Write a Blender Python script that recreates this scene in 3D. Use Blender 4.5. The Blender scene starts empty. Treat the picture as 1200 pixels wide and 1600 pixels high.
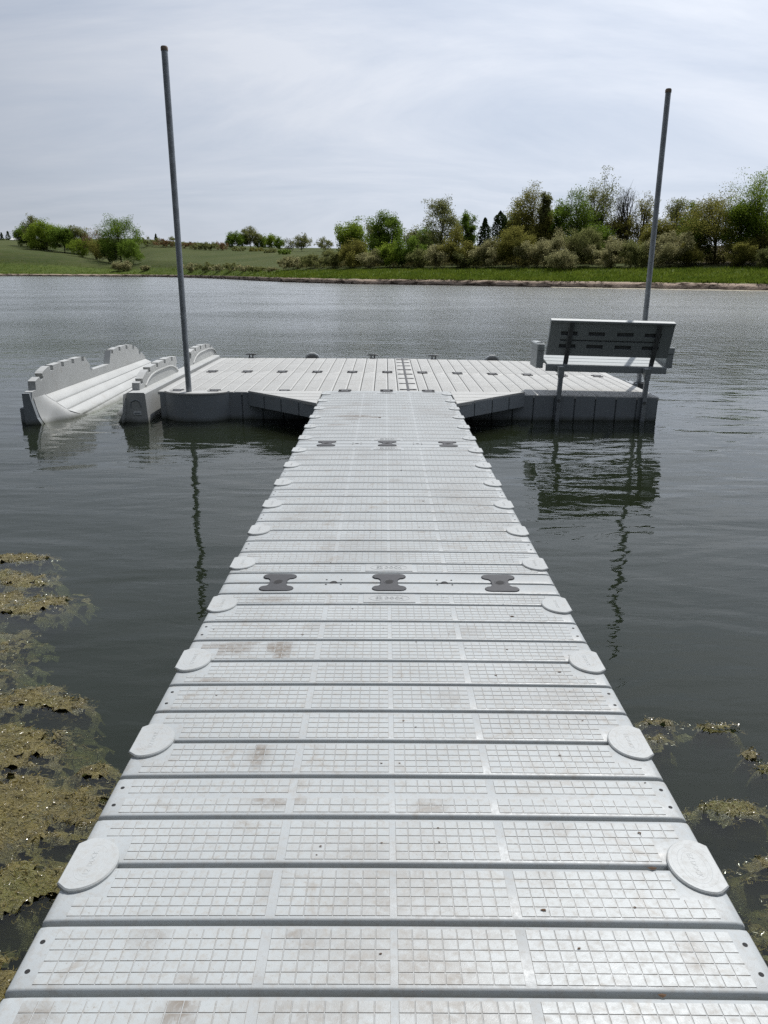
import bpy, math, random
import numpy as np
from mathutils import Matrix, Vector
R = math.radians
rng = np.random.default_rng(7)
random.seed(7)
sc = bpy.context.scene
col = sc.collection

# ------------------------------------------------------------------ camera
F_PX, PITCH, YAW, ROLL, CAM_H, CAM_X = 1199.996, 0.30258, -0.00017, 0.00392, 1.3717, -0.024
cam_d = bpy.data.cameras.new('camera')
cam = bpy.data.objects.new('camera', cam_d); col.objects.link(cam)
cam_d.sensor_fit = 'VERTICAL'; cam_d.sensor_height = 36.0; cam_d.sensor_width = 27.0
cam_d.lens = 36.0 * F_PX / 1600.0
cam_d.clip_start = 0.05; cam_d.clip_end = 6000
cp, sp_, cy, sy = math.cos(PITCH), math.sin(PITCH), math.cos(YAW), math.sin(YAW)
Rt = Vector((cy, -sy, 0)); Up = Vector((sp_ * sy, sp_ * cy, cp)); Fw = Vector((cp * sy, cp * cy, -sp_))
cr, sr = math.cos(ROLL), math.sin(ROLL)
R2 = cr * Rt + sr * Up; U2 = -sr * Rt + cr * Up
M = Matrix.Identity(4)
for i in range(3):
    M[i][0] = R2[i]; M[i][1] = U2[i]; M[i][2] = -Fw[i]
M.translation = (CAM_X, 0, CAM_H)
cam.matrix_world = M
sc.camera = cam

# ------------------------------------------------------------------ sky, sun, exposure
SUN_EL, SUN_AZ = R(57), R(25)          # azimuth measured from +Y towards +X
sun_dir = Vector((math.sin(SUN_AZ) * math.cos(SUN_EL), math.cos(SUN_AZ) * math.cos(SUN_EL), math.sin(SUN_EL)))
w = bpy.data.worlds.new('World'); sc.world = w; w.use_nodes = True
nt = w.node_tree; nt.nodes.clear()
N = nt.nodes.new; L = nt.links.new
def vmath(n, l, op, a, b=None, c=None):
    x = n.new('ShaderNodeMath'); x.operation = op
    for k, v in enumerate((a, b, c)):
        if v is None: continue
        if isinstance(v, (int, float)): x.inputs[k].default_value = v
        else: l.new(v, x.inputs[k])
    return x.outputs[0]
out = N('ShaderNodeOutputWorld'); bg = N('ShaderNodeBackground'); bg.inputs['Strength'].default_value = 0.1
sky = N('ShaderNodeTexSky'); sky.sky_type = 'NISHITA'; sky.sun_disc = False
sky.sun_elevation = SUN_EL; sky.sun_rotation = SUN_AZ; sky.altitude = 300; sky.dust_density = 1.5; sky.air_density = 1.0
tc = N('ShaderNodeTexCoord'); sep = N('ShaderNodeSeparateXYZ'); L(tc.outputs['Generated'], sep.inputs[0])
zc = vmath(nt.nodes, nt.links, 'MAXIMUM', sep.outputs[2], 0.0)
den = vmath(nt.nodes, nt.links, 'ADD', zc, 0.32)
px = vmath(nt.nodes, nt.links, 'DIVIDE', sep.outputs[0], den); py = vmath(nt.nodes, nt.links, 'DIVIDE', sep.outputs[1], den)
comb = N('ShaderNodeCombineXYZ'); L(px, comb.inputs[0]); L(py, comb.inputs[1])
mp = N('ShaderNodeMapping'); mp.inputs['Rotation'].default_value = (0, 0, R(24)); mp.inputs['Scale'].default_value = (0.7, 1.6, 1)
L(comb.outputs[0], mp.inputs[0])
n1 = N('ShaderNodeTexNoise'); n1.inputs['Scale'].default_value = 1.3; n1.inputs['Detail'].default_value = 7; n1.inputs['Roughness'].default_value = 0.62; n1.inputs['Distortion'].default_value = 0.6
L(mp.outputs[0], n1.inputs['Vector'])
cr1 = N('ShaderNodeValToRGB'); cr1.color_ramp.elements[0].position = 0.36; cr1.color_ramp.elements[0].color = (0.0, 0.0, 0.0, 1); cr1.color_ramp.elements[1].position = 0.66
L(n1.outputs[0], cr1.inputs[0])
# thin high cloud scatters forward: brighter towards the sun, darker away from it
dot = N('ShaderNodeVectorMath'); dot.operation = 'DOT_PRODUCT'; L(tc.outputs['Generated'], dot.inputs[0]); dot.inputs[1].default_value = sun_dir
d01 = vmath(nt.nodes, nt.links, 'MULTIPLY_ADD', dot.outputs['Value'], 0.5, 0.5)
ph = vmath(nt.nodes, nt.links, 'POWER', d01, 3.6)
amp = vmath(nt.nodes, nt.links, 'MULTIPLY_ADD', ph, 11.3, 0.30)
dk = vmath(nt.nodes, nt.links, 'MULTIPLY_ADD', cr1.outputs[0], 0.19, 0.905)
hz = vmath(nt.nodes, nt.links, 'POWER', vmath(nt.nodes, nt.links, 'SUBTRACT', 1.0, zc), 4.0)
amp = vmath(nt.nodes, nt.links, 'MULTIPLY', amp, vmath(nt.nodes, nt.links, 'MULTIPLY_ADD', hz, 0.72, 0.98))
amp2 = vmath(nt.nodes, nt.links, 'MULTIPLY', amp, dk)
ccol = N('ShaderNodeMix'); ccol.data_type = 'RGBA'
ccol.inputs['A'].default_value = (0.86, 0.955, 1.13, 1); ccol.inputs['B'].default_value = (0.93, 0.985, 1.09, 1); L(cr1.outputs[0], ccol.inputs['Factor'])
cmul = N('ShaderNodeVectorMath'); cmul.operation = 'SCALE'; L(ccol.outputs['Result'], cmul.inputs[0]); L(amp2, cmul.inputs['Scale'])
cover = vmath(nt.nodes, nt.links, 'MULTIPLY_ADD', cr1.outputs[0], 0.10, 0.88)
mix = N('ShaderNodeMix'); mix.data_type = 'RGBA'; L(cover, mix.inputs['Factor']); L(sky.outputs[0], mix.inputs['A']); L(cmul.outputs[0], mix.inputs['B'])
L(mix.outputs['Result'], bg.inputs['Color']); L(bg.outputs[0], out.inputs['Surface'])

sun_d = bpy.data.lights.new('sun', 'SUN'); sun_d.energy = 3.8; sun_d.angle = R(0.7); sun_d.color = (1.0, 0.972, 0.93)
sun = bpy.data.objects.new('sun', sun_d); col.objects.link(sun)
sun.rotation_euler = (-sun_dir).to_track_quat('-Z', 'Y').to_euler(); sun.location = (20, 30, 60)

sc.view_settings.view_transform = 'Standard'; sc.view_settings.look = 'None'
sc.view_settings.exposure = 0; sc.view_settings.gamma = 1; sc.view_settings.use_curve_mapping = False
sc.render.engine = 'CYCLES'
sc.cycles.max_bounces = 8; sc.cycles.transparent_max_bounces = 12; sc.cycles.sample_clamp_indirect = 4; sc.cycles.sample_clamp_direct = 4
sc.cycles.caustics_reflective = False; sc.cycles.caustics_refractive = False
sc.cycles.use_denoising = False

# ------------------------------------------------------------------ helpers
class MB:
    """collects shapes for ONE mesh"""
    def __init__(s): s.v = []; s.f = []; s.m = []; s.n = 0
    def add(s, verts, faces, mi=0):
        s.v.extend([tuple(map(float, v)) for v in verts]); n = s.n
        s.f.extend([tuple(i + n for i in f) for f in faces]); s.m.extend([mi] * len(faces)); s.n += len(verts)
    def box(s, x0, x1, y0, y1, z0, z1, mi=0, c=0.0):
        if c <= 0:
            V = [(x, y, z) for z in (z0, z1) for y in (y0, y1) for x in (x0, x1)]
            s.add(V, [(0, 2, 3, 1), (4, 5, 7, 6), (0, 1, 5, 4), (2, 6, 7, 3), (0, 4, 6, 2), (1, 3, 7, 5)], mi)
        else:   # chamfered top and vertical edges
            P = [(x0 + c, y0), (x1 - c, y0), (x1, y0 + c), (x1, y1 - c), (x1 - c, y1), (x0 + c, y1), (x0, y1 - c), (x0, y0 + c)]
            Q = [(x0 + 2 * c, y0 + c), (x1 - 2 * c, y0 + c), (x1 - c, y0 + 2 * c), (x1 - c, y1 - 2 * c), (x1 - 2 * c, y1 - c), (x0 + 2 * c, y1 - c), (x0 + c, y1 - 2 * c), (x0 + c, y0 + 2 * c)]
            s.loft([[(x, y, z0) for x, y in P], [(x, y, z1 - c) for x, y in P], [(x, y, z1) for x, y in Q]], mi, True)
    def loft(s, rings, mi=0, caps=True, closed=True):
        n = len(rings[0]); V = [p for r in rings for p in r]; Fc = []
        for k in range(len(rings) - 1):
            for i in range(n if closed else n - 1):
                j = (i + 1) % n; Fc.append((k * n + i, k * n + j, (k + 1) * n + j, (k + 1) * n + i))
        if caps: Fc.append(tuple(range(n - 1, -1, -1))); Fc.append(tuple((len(rings) - 1) * n + i for i in range(n)))
        s.add(V, Fc, mi)
    def prism(s, pts, h0, h1, axis='z', mi=0, bev=0.0):
        """polygon pts (counter-clockwise) extruded h0..h1 along axis; bev shrinks the far cap a little"""
        def tr(p, h): return (p[0], p[1], h) if axis == 'z' else ((h, p[0], p[1]) if axis == 'x' else (p[0], h, p[1]))
        rings = [[tr(p, h0) for p in pts]]
        if bev > 0:
            c = np.mean(pts, axis=0)
            ins = []
            n = len(pts)
            for i in range(n):
                a, b, d = np.array(pts[i - 1]), np.array(pts[i]), np.array(pts[(i + 1) % n])
                t = (d - a); t = t / (np.linalg.norm(t) + 1e-9); nn = np.array((-t[1], t[0]))
                ins.append(tuple(b + nn * bev))
            rings += [[tr(p, h1 - bev) for p in pts], [tr(p, h1) for p in ins]]
        else: rings.append([tr(p, h1) for p in pts])
        s.loft(rings, mi, True)
    def tube(s, path, rad, n=8, mi=0, caps=True):
        path = [Vector(p) for p in path]; rings = []
        if not hasattr(rad, '__len__'): rad = [rad] * len(path)
        for i, p in enumerate(path):
            t = (path[min(i + 1, len(path) - 1)] - path[max(i - 1, 0)]).normalized()
            a = t.orthogonal().normalized() if abs(t.z) < 0.9 else Vector((1, 0, 0)); a = (a - t * a.dot(t)).normalized(); b = t.cross(a)
            rings.append([tuple(p + rad[i] * (math.cos(2 * math.pi * k / n) * a + math.sin(2 * math.pi * k / n) * b)) for k in range(n)])
        s.loft(rings, mi, caps)
    def build(s, name, mats, parent=None, smooth=None, loc=None, link=True):
        me = bpy.data.meshes.new(name); me.from_pydata(s.v, [], s.f)
        for m in (mats if isinstance(mats, (list, tuple)) else [mats]): me.materials.append(m)
        if any(s.m): me.polygons.foreach_set('material_index', s.m)
        if smooth is not None:
            me.polygons.foreach_set('use_smooth', [True] * len(me.polygons))
            me.set_sharp_from_angle(angle=R(smooth))
        me.update()
        return place(name, me, parent, loc) if link else me
def place(name, me, parent=None, loc=None):
    o = bpy.data.objects.new(name, me); col.objects.link(o)
    if parent: o.parent = parent
    if loc is not None: o.location = loc
    return o
def tag(o, label=None, cat=None, group=None, kind=None):
    if label: o['label'] = label
    if cat: o['category'] = cat
    if group: o['group'] = group
    if kind: o['kind'] = kind
    return o
def thing(name, label, cat, mat=None, group=None):
    o = bpy.data.objects.new(name, None); col.objects.link(o); o.empty_display_size = 0.1
    if mat is not None: o.matrix_world = mat
    return tag(o, label, cat, group)
T = Matrix.Translation
def rot(a, ax): return Matrix.Rotation(a, 4, ax)

def vnoise(P, seed=0):
    """value noise, P (n,3) -> [-1,1]"""
    P = np.asarray(P, float); i = np.floor(P).astype(np.int64); f = P - i; f = f * f * (3 - 2 * f)
    def h(a, b, c):
        x = (a * 374761393 + b * 668265263 + c * 2147483647 + seed * 1274126177) & 0xffffffff
        x = ((x ^ (x >> 13)) * 1274126177) & 0xffffffff
        return ((x ^ (x >> 16)) & 0xffff) / 32767.5 - 1
    r = 0
    for dx in (0, 1):
        for dy in (0, 1):
            for dz in (0, 1):
                wgt = (f[:, 0] if dx else 1 - f[:, 0]) * (f[:, 1] if dy else 1 - f[:, 1]) * (f[:, 2] if dz else 1 - f[:, 2])
                r = r + wgt * h(i[:, 0] + dx, i[:, 1] + dy, i[:, 2] + dz)
    return r
def fbm(P, oct=4, seed=0, rough=0.5):
    P = np.asarray(P, float); a, t, s = 1.0, 0, 0
    for k in range(oct): t = t + a * vnoise(P * 2 ** k + k * 17.3, seed + k); s += a; a *= rough
    return t / s

# ------------------------------------------------------------------ materials
class MT:
    def __init__(s, name):
        s.m = bpy.data.materials.new(name); s.m.use_nodes = True; s.t = s.m.node_tree; s.n = s.t.nodes; s.l = s.t.links
        s.b = s.n['Principled BSDF']; s.out = s.n['Material Output']
    def node(s, k, **kw):
        x = s.n.new(k)
        for a, v in kw.items(): setattr(x, a, v)
        return x
    def noise(s, scale, detail=4, rough=0.5, coord='Object', stretch=None, dist=0.0):
        t = s.node('ShaderNodeTexCoord') if coord == 'Object' else s.node('ShaderNodeNewGeometry')
        o = t.outputs['Object'] if coord == 'Object' else t.outputs['Position']
        if stretch:
            m = s.node('ShaderNodeMapping'); m.inputs['Scale'].default_value = stretch; s.l.new(o, m.inputs[0]); o = m.outputs[0]
        x = s.node('ShaderNodeTexNoise'); x.inputs['Scale'].default_value = scale; x.inputs['Detail'].default_value = detail
        x.inputs['Roughness'].default_value = rough; x.inputs['Distortion'].default_value = dist; s.l.new(o, x.inputs['Vector'])
        return x.outputs[0]
    def ramp(s, fac, stops):
        x = s.node('ShaderNodeValToRGB'); e = x.color_ramp.elements
        while len(e) < len(stops): e.new(0.5)
        for k, (p, c) in enumerate(stops):
            e[k].position = p; e[k].color = (c, c, c, 1) if isinstance(c, (int, float)) else (*c, 1)
        s.l.new(fac, x.inputs[0]); return x.outputs[0]
    def mixc(s, f, a, b, mode='MIX'):
        x = s.node('ShaderNodeMix', data_type='RGBA', blend_type=mode)
        for k, v in (('Factor', f), ('A', a), ('B', b)):
            if isinstance(v, (int, float)): x.inputs[k].default_value = v
            elif isinstance(v, tuple): x.inputs[k].default_value = (*v, 1)
            else: s.l.new(v, x.inputs[k])
        return x.outputs['Result']
    def math(s, op, a, b=None, c=None): return vmath(s.n, s.l, op, a, b, c)
    def bump(s, h, strength=0.3, dist=0.01, normal=None):
        x = s.node('ShaderNodeBump'); x.inputs['Strength'].default_value = strength; x.inputs['Distance'].default_value = dist
        s.l.new(h, x.inputs['Height'])
        if normal is not None: s.l.new(normal, x.inputs['Normal'])
        return x.outputs[0]
    def set(s, color=None, rough=None, metal=None, normal=None, spec=None):
        for k, v in (('Base Color', color), ('Roughness', rough), ('Metallic', metal), ('Normal', normal), ('Specular IOR Level', spec)):
            if v is None: continue
            if isinstance(v, (int, float)): s.b.inputs[k].default_value = v
            elif isinstance(v, tuple): s.b.inputs[k].default_value = (*v, 1)
            else: s.l.new(v, s.b.inputs[k])
        return s.m

def plastic(name, base, dirt=0.5, stain_attr=False, rough=0.5):
    t = MT(name)
    big = t.noise(2.3, 5, 0.6, 'Pos'); fine = t.noise(60, 5, 0.65, 'Pos'); spk = t.noise(130, 3, 0.75, 'Pos')
    c = t.mixc(t.ramp(big, [(0.35, 0.0), (0.7, 1.0)]), tuple(b * 0.93 for b in base), tuple(min(1, b * 1.06) for b in base))
    c = t.mixc(t.math('MULTIPLY', t.ramp(fine, [(0.48, 0.0), (0.75, 1.0)]), 0.45 * dirt), c, (0.29, 0.25, 0.20))
    c = t.mixc(t.math('MULTIPLY', t.ramp(spk, [(0.62, 0.0), (0.72, 1.0)]), 0.55 * dirt), c, (0.20, 0.17, 0.13))
    smudge = t.noise(7.0, 6, 0.7, 'Pos', dist=0.8)
    c = t.mixc(t.math('MULTIPLY', t.ramp(smudge, [(0.58, 0.0), (0.74, 1.0)]), 0.70 * dirt), c, (0.27, 0.235, 0.19))
    scuff = t.noise(30, 4, 0.7, 'Pos', stretch=(1.0, 3.2, 1.0), dist=1.5)
    c = t.mixc(t.math('MULTIPLY', t.ramp(scuff, [(0.66, 0.0), (0.72, 1.0)]), 0.35), c, tuple(min(1, b * 1.35) for b in base))
    if stain_attr:
        a = t.node('ShaderNodeAttribute', attribute_name='stain')
        bl = t.ramp(t.noise(45, 5, 0.7, 'Pos', dist=0.6), [(0.32, 0.2), (0.54, 1.0)])
        c = t.mixc(t.math('MULTIPLY', t.math('MINIMUM', a.outputs['Fac'], 1.0), bl), c, (0.185, 0.152, 0.118))
    nb = t.bump(t.noise(420, 2, 0.6, 'Pos'), 0.22, 0.0012)
    return t.set(c, t.ramp(fine, [(0.3, rough - 0.06), (0.75, rough + 0.14)]), normal=nb, spec=0.42)
PL = (0.408, 0.432, 0.434)
M_pad = plastic('dock_plastic', PL, 1.1, True, rough=0.40)
M_deck = plastic('dock_plastic_channels', (0.390, 0.414, 0.420), 0.9, True, rough=0.42)
M_dirt = plastic('dirt_in_channels', (0.300, 0.280, 0.255), 0.8)
M_plat = plastic('platform_plastic', (0.435, 0.437, 0.420), 1.0)
M_side_shade = plastic('float_plastic_shaded', (0.245, 0.27, 0.29), 0.7)  # same grey plastic, shade of the side faces and wet grime in its colour
def scum(mat):
    nt_ = mat.node_tree; b = nt_.nodes['Principled BSDF']; old = b.inputs['Base Color'].links[0].from_socket
    t = MT.__new__(MT); t.m = mat; t.t = nt_; t.n = nt_.nodes; t.l = nt_.links
    g_ = t.node('ShaderNodeNewGeometry'); sp = t.node('ShaderNodeSeparateXYZ'); t.l.new(g_.outputs['Position'], sp.inputs[0])
    zz = t.math('ADD', sp.outputs[2], t.math('MULTIPLY', t.noise(5, 4, .7, 'Pos', stretch=(1, 1, .3)), 0.08))
    t.l.new(t.mixc(t.ramp(t.math('MULTIPLY_ADD', zz, 5.0, 1.9), [(0.30, 0.85), (0.62, 0.0)]), old, (0.055, 0.060, 0.035)), b.inputs['Base Color'])
scum(M_side_shade)
M_cap = plastic('cover_plastic', (0.415, 0.432, 0.430), 0.7, rough=0.44)
M_plate = plastic('plate_plastic', (0.37, 0.385, 0.385), 0.5)
M_port = plastic('port_plastic', (0.45, 0.46, 0.45), 0.7)
scum(M_port)
def simple(name, base, rough, metal=0.0, var=0.25, scale=30, bump=0.2, bd=0.002):
    t = MT(name); n = t.noise(scale, 5, 0.6)
    c = t.mixc(t.ramp(n, [(0.3, 0.0), (0.7, 1.0)]), tuple(b * (1 - var) for b in base), tuple(min(1, b * (1 + var)) for b in base))
    return t.set(c, rough, metal, t.bump(n, bump, bd))
M_rub = simple('black_rubber', (0.028, 0.029, 0.033), 0.6, var=0.35, scale=90)
M_hole = simple('hole_dark', (0.012, 0.012, 0.013), 0.8)  # darkness inside holes, put on flat discs as colour
M_gal = simple('galvanised_steel', (0.27, 0.29, 0.31), 0.48, 0.75, var=0.22, scale=14)
M_rust = simple('weathered_pipe_top', (0.20, 0.15, 0.11), 0.75, 0.2, var=0.4)
M_bench = simple('bench_plastic', (0.295, 0.32, 0.32), 0.5, var=0.08, scale=20)
M_slot_shade = simple('bench_slot_shade', (0.10, 0.105, 0.11), 0.6, var=0.1)  # recess shade painted as a darker tone on the slot floors
M_bar = simple('dark_steel', (0.10, 0.105, 0.11), 0.45, 0.3)
M_white = simple('white_label', (0.72, 0.73, 0.73), 0.5, var=0.05)
M_roof = simple('pale_roof', (0.60, 0.60, 0.58), 0.6, var=0.08)
M_wallw = simple('shed_wall', (0.42, 0.40, 0.37), 0.8, var=0.1)

# ------------------------------------------------------------------ ground, water, bed
WZ = -0.355
def yh(px): return 425.5 + (px - 606) * ROLL
def tan_az(px): return (px - 601) * 0.9546 / 1200
K = F_PX / (0.9546 ** 2)
def zof(px, y, d): return CAM_H - (y - yh(px)) * d / K
cols_px = [-2600, -1500, -700, -200, 0, 100, 180, 215, 240, 300, 350, 390, 440, 500, 560, 700, 900, 1050, 1200, 1500, 2200, 3600]
shore_d = [60, 150, 240, 275, 271, 268, 266, 262, 256, 232, 196, 165, 142, 129, 120, 111, 97, 89.5, 83, 72, 55, 36]
crest1 = [395, 390, 388, 388, 386, 396, 409, 408, 402, 405, 409, 412, 414, 413, 411, 409.5, 408, 407, 404, 400, 396, 392]
crest2 = [385, 380, 378, 379, 377, 383, 386, 381, 381, 390, 396, 399, 398, 400, 401, 403, 401, 394, 391, 388, 385, 382]
crest3 = [380, 376, 374, 374, 373, 376, 374, 373, 376, 378.5, 382, 385, 388, 389, 390, 392, 392, 385, 382, 380, 378, 376]
def shore_at(px): return float(np.interp(px, cols_px, shore_d))
def px_of(X, Y): return 601 + X / Y * 1200 / 0.9546
def ground_z(px, Y):
    S = np.interp(px, cols_px, shore_d); s = Y - S
    zt = WZ + 0.74
    d1, d2, d3 = S + 26, S + 130, S + 330
    z1 = zof(px, np.interp(px, cols_px, np.array(crest1) + np.array([5.0] * len(cols_px))), d1)
    z1b = zof(px, np.interp(px, cols_px, crest1), S + 62)
    z2 = zof(px, np.interp(px, cols_px, crest2), d2); z3 = zof(px, np.interp(px, cols_px, crest3), d3)
    xs = [(-40, WZ - 4), (-8, WZ - 1.2), (-1.1, WZ - 0.06), (-0.1, WZ + 0.05), (0.02, WZ + 0.06), (0.30, WZ + 0.50), (0.75, zt), (6, zt + 0.45)]
    pts_s = np.array([a for a, b in xs] + [26, 62, 130, 330, 900]); pts_z = np.array([b for a, b in xs] + [z1, z1b, z2, z3, z3 - 8])
    return float(np.interp(s, pts_s, pts_z))
def build_ground():
    t_cols = np.concatenate([np.linspace(-2600, -300, 24)[:-1], np.linspace(-300, 1500, 361), np.linspace(1500, 3600, 22)[1:]])
    srow = np.array([-40, -15, -8, -3, -1.3, -0.5, -0.15, 0.0, 0.05, 0.12, 0.2, 0.28, 0.36, 0.48, 0.62, 0.9, 1.5, 2.5, 4, 6, 8, 10, 13, 16, 20, 26, 33, 42, 52, 62, 78, 95, 112, 130, 160, 200, 260, 330, 420, 600, 900, 1600])
    nc, nr = len(t_cols), len(srow)
    V = np.zeros((nr, nc, 3)); soil = np.zeros((nr, nc)); lush = np.zeros((nr, nc)); sand = np.zeros((nr, nc)); brown = np.zeros((nr, nc)); undercut_shade = np.zeros((nr, nc))
    for j, px in enumerate(t_cols):
        S = shore_at(px); t = tan_az(px)
        wob = 0.9 * fbm([[px * 0.03, 1.3, 0]], 4, 5)[0] + 0.5 * fbm([[px * 0.2, 7.3, 0]], 3, 6)[0]
        for i, s in enumerate(srow):
            Y = S + s + wob * math.exp(-max(0, s) / 8)
            V[i, j] = (Y * t, Y, ground_z(px, S + s))
            soil[i, j] = 1.0 if -0.3 < s < 0.85 else (0.45 if 0.85 <= s < 1.2 else 0)
            sand[i, j] = (1.0 if (-1.3 <= s <= 0.02) else 0.0) * (1.0 if px > 860 else 0.0)
            undercut_shade[i, j] = (1.0 if (-3 < s <= 0.06) else 0.0) * (0.0 if px > 860 and s < 0.03 else 1.0)
            edge = 15 if px > 430 else 9
            lush[i, j] = 1.0 if 0.5 < s <= edge else (max(0, 1 - (s - edge) / 10) if s > edge else 0)
            brown[i, j] = np.clip((px - 980) / 140, 0, 1) * (1.0 if s > 22 else 0)
    P = V.reshape(-1, 3)
    amp = np.interp(np.tile(srow[:, None], (1, nc)).ravel(), [-1, 0.0, 0.2, 0.7, 5, 60, 400], [0, 0.05, 0.16, 0.10, 0.10, 0.5, 1.2])
    nz = fbm(P * np.array([0.9, 0.9, 0.9]), 4, 3) * np.where(amp < 0.2, 1, 0) + fbm(P * 0.03, 4, 4) * np.where(amp >= 0.2, 1, 0)
    P[:, 2] += amp * nz
    faces = []
    for i in range(nr - 1):
        for j in range(nc - 1):
            a = i * nc + j; faces.append((a, a + 1, a + nc + 1, a + nc))
    me = bpy.data.meshes.new('ground'); me.from_pydata(P.tolist(), [], faces)
    for nm, arr in (('soil', soil), ('lush', lush), ('sand', sand), ('brown', brown), ('undercut_shade', undercut_shade)):
        at = me.attributes.new(nm, 'FLOAT', 'POINT'); at.data.foreach_set('value', arr.ravel().astype(np.float32))
    me.polygons.foreach_set('use_smooth', [True] * len(me.polygons))
    t = MT('ground_cover')
    def attr(n): return t.node('ShaderNodeAttribute', attribute_name=n).outputs['Fac']
    big = t.noise(0.035, 5, 0.6, 'Pos'); mid = t.noise(0.55, 5, 0.65, 'Pos'); fin = t.noise(4.0, 4, 0.7, 'Pos')
    rows = t.noise(0.16, 3, 0.6, 'Pos', stretch=(0.5, 5.0, 0.5), dist=0.4)
    field = t.mixc(t.ramp(big, [(0.35, 0.0), (0.68, 1.0)]), (0.052, 0.069, 0.016), (0.084, 0.094, 0.030))
    field = t.mixc(t.math('MULTIPLY', t.ramp(rows, [(0.4, 0.0), (0.62, 1.0)]), 0.5), field, (0.034, 0.056, 0.016))
    field = t.mixc(t.math('MULTIPLY', t.ramp(mid, [(0.5, 0.0), (0.75, 1.0)]), 0.55), field, (0.098, 0.088, 0.052))
    lush_c = t.mixc(t.ramp(mid, [(0.3, 0.0), (0.7, 1.0)]), (0.046, 0.080, 0.013), (0.105, 0.135, 0.028))
    lush_c = t.mixc(t.math('MULTIPLY', t.ramp(fin, [(0.5, 0.0), (0.8, 1.0)]), 0.6), lush_c, (0.13, 0.13, 0.05))
    c = t.mixc(t.ramp(t.math('ADD', attr('lush'), t.math('MULTIPLY_ADD', mid, 0.5, -0.25)), [(0.35, 0.0), (0.65, 1.0)]), field, lush_c)
    c = t.mixc(t.math('MULTIPLY', attr('brown'), t.ramp(mid, [(0.3, 0.5), (0.7, 1.0)])), c, (0.095, 0.070, 0.045))
    bank = t.noise(0.9, 5, 0.7, 'Pos', stretch=(0.45, 0.45, 2.2))
    bank_c = t.mixc(t.ramp(bank, [(0.40, 0.0), (0.52, 1.0)]), (0.060, 0.042, 0.030), (0.46, 0.36, 0.285))
    c = t.mixc(t.ramp(attr('soil'), [(0.3, 0.0), (0.7, 1.0)]), c, bank_c)
    c = t.mixc(attr('undercut_shade'), c, (0.030, 0.024, 0.018))  # muddy bank foot, with the shade of the undercut put into its colour
    c = t.mixc(attr('sand'), c, (0.46, 0.42, 0.33))
    t.set(c, 0.95, normal=t.bump(t.noise(2.0, 5, 0.75, 'Pos'), 0.9, 0.25), spec=0.1)
    me.materials.append(t.m)
    tag(place('ground', me), kind='structure')
build_ground()

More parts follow.
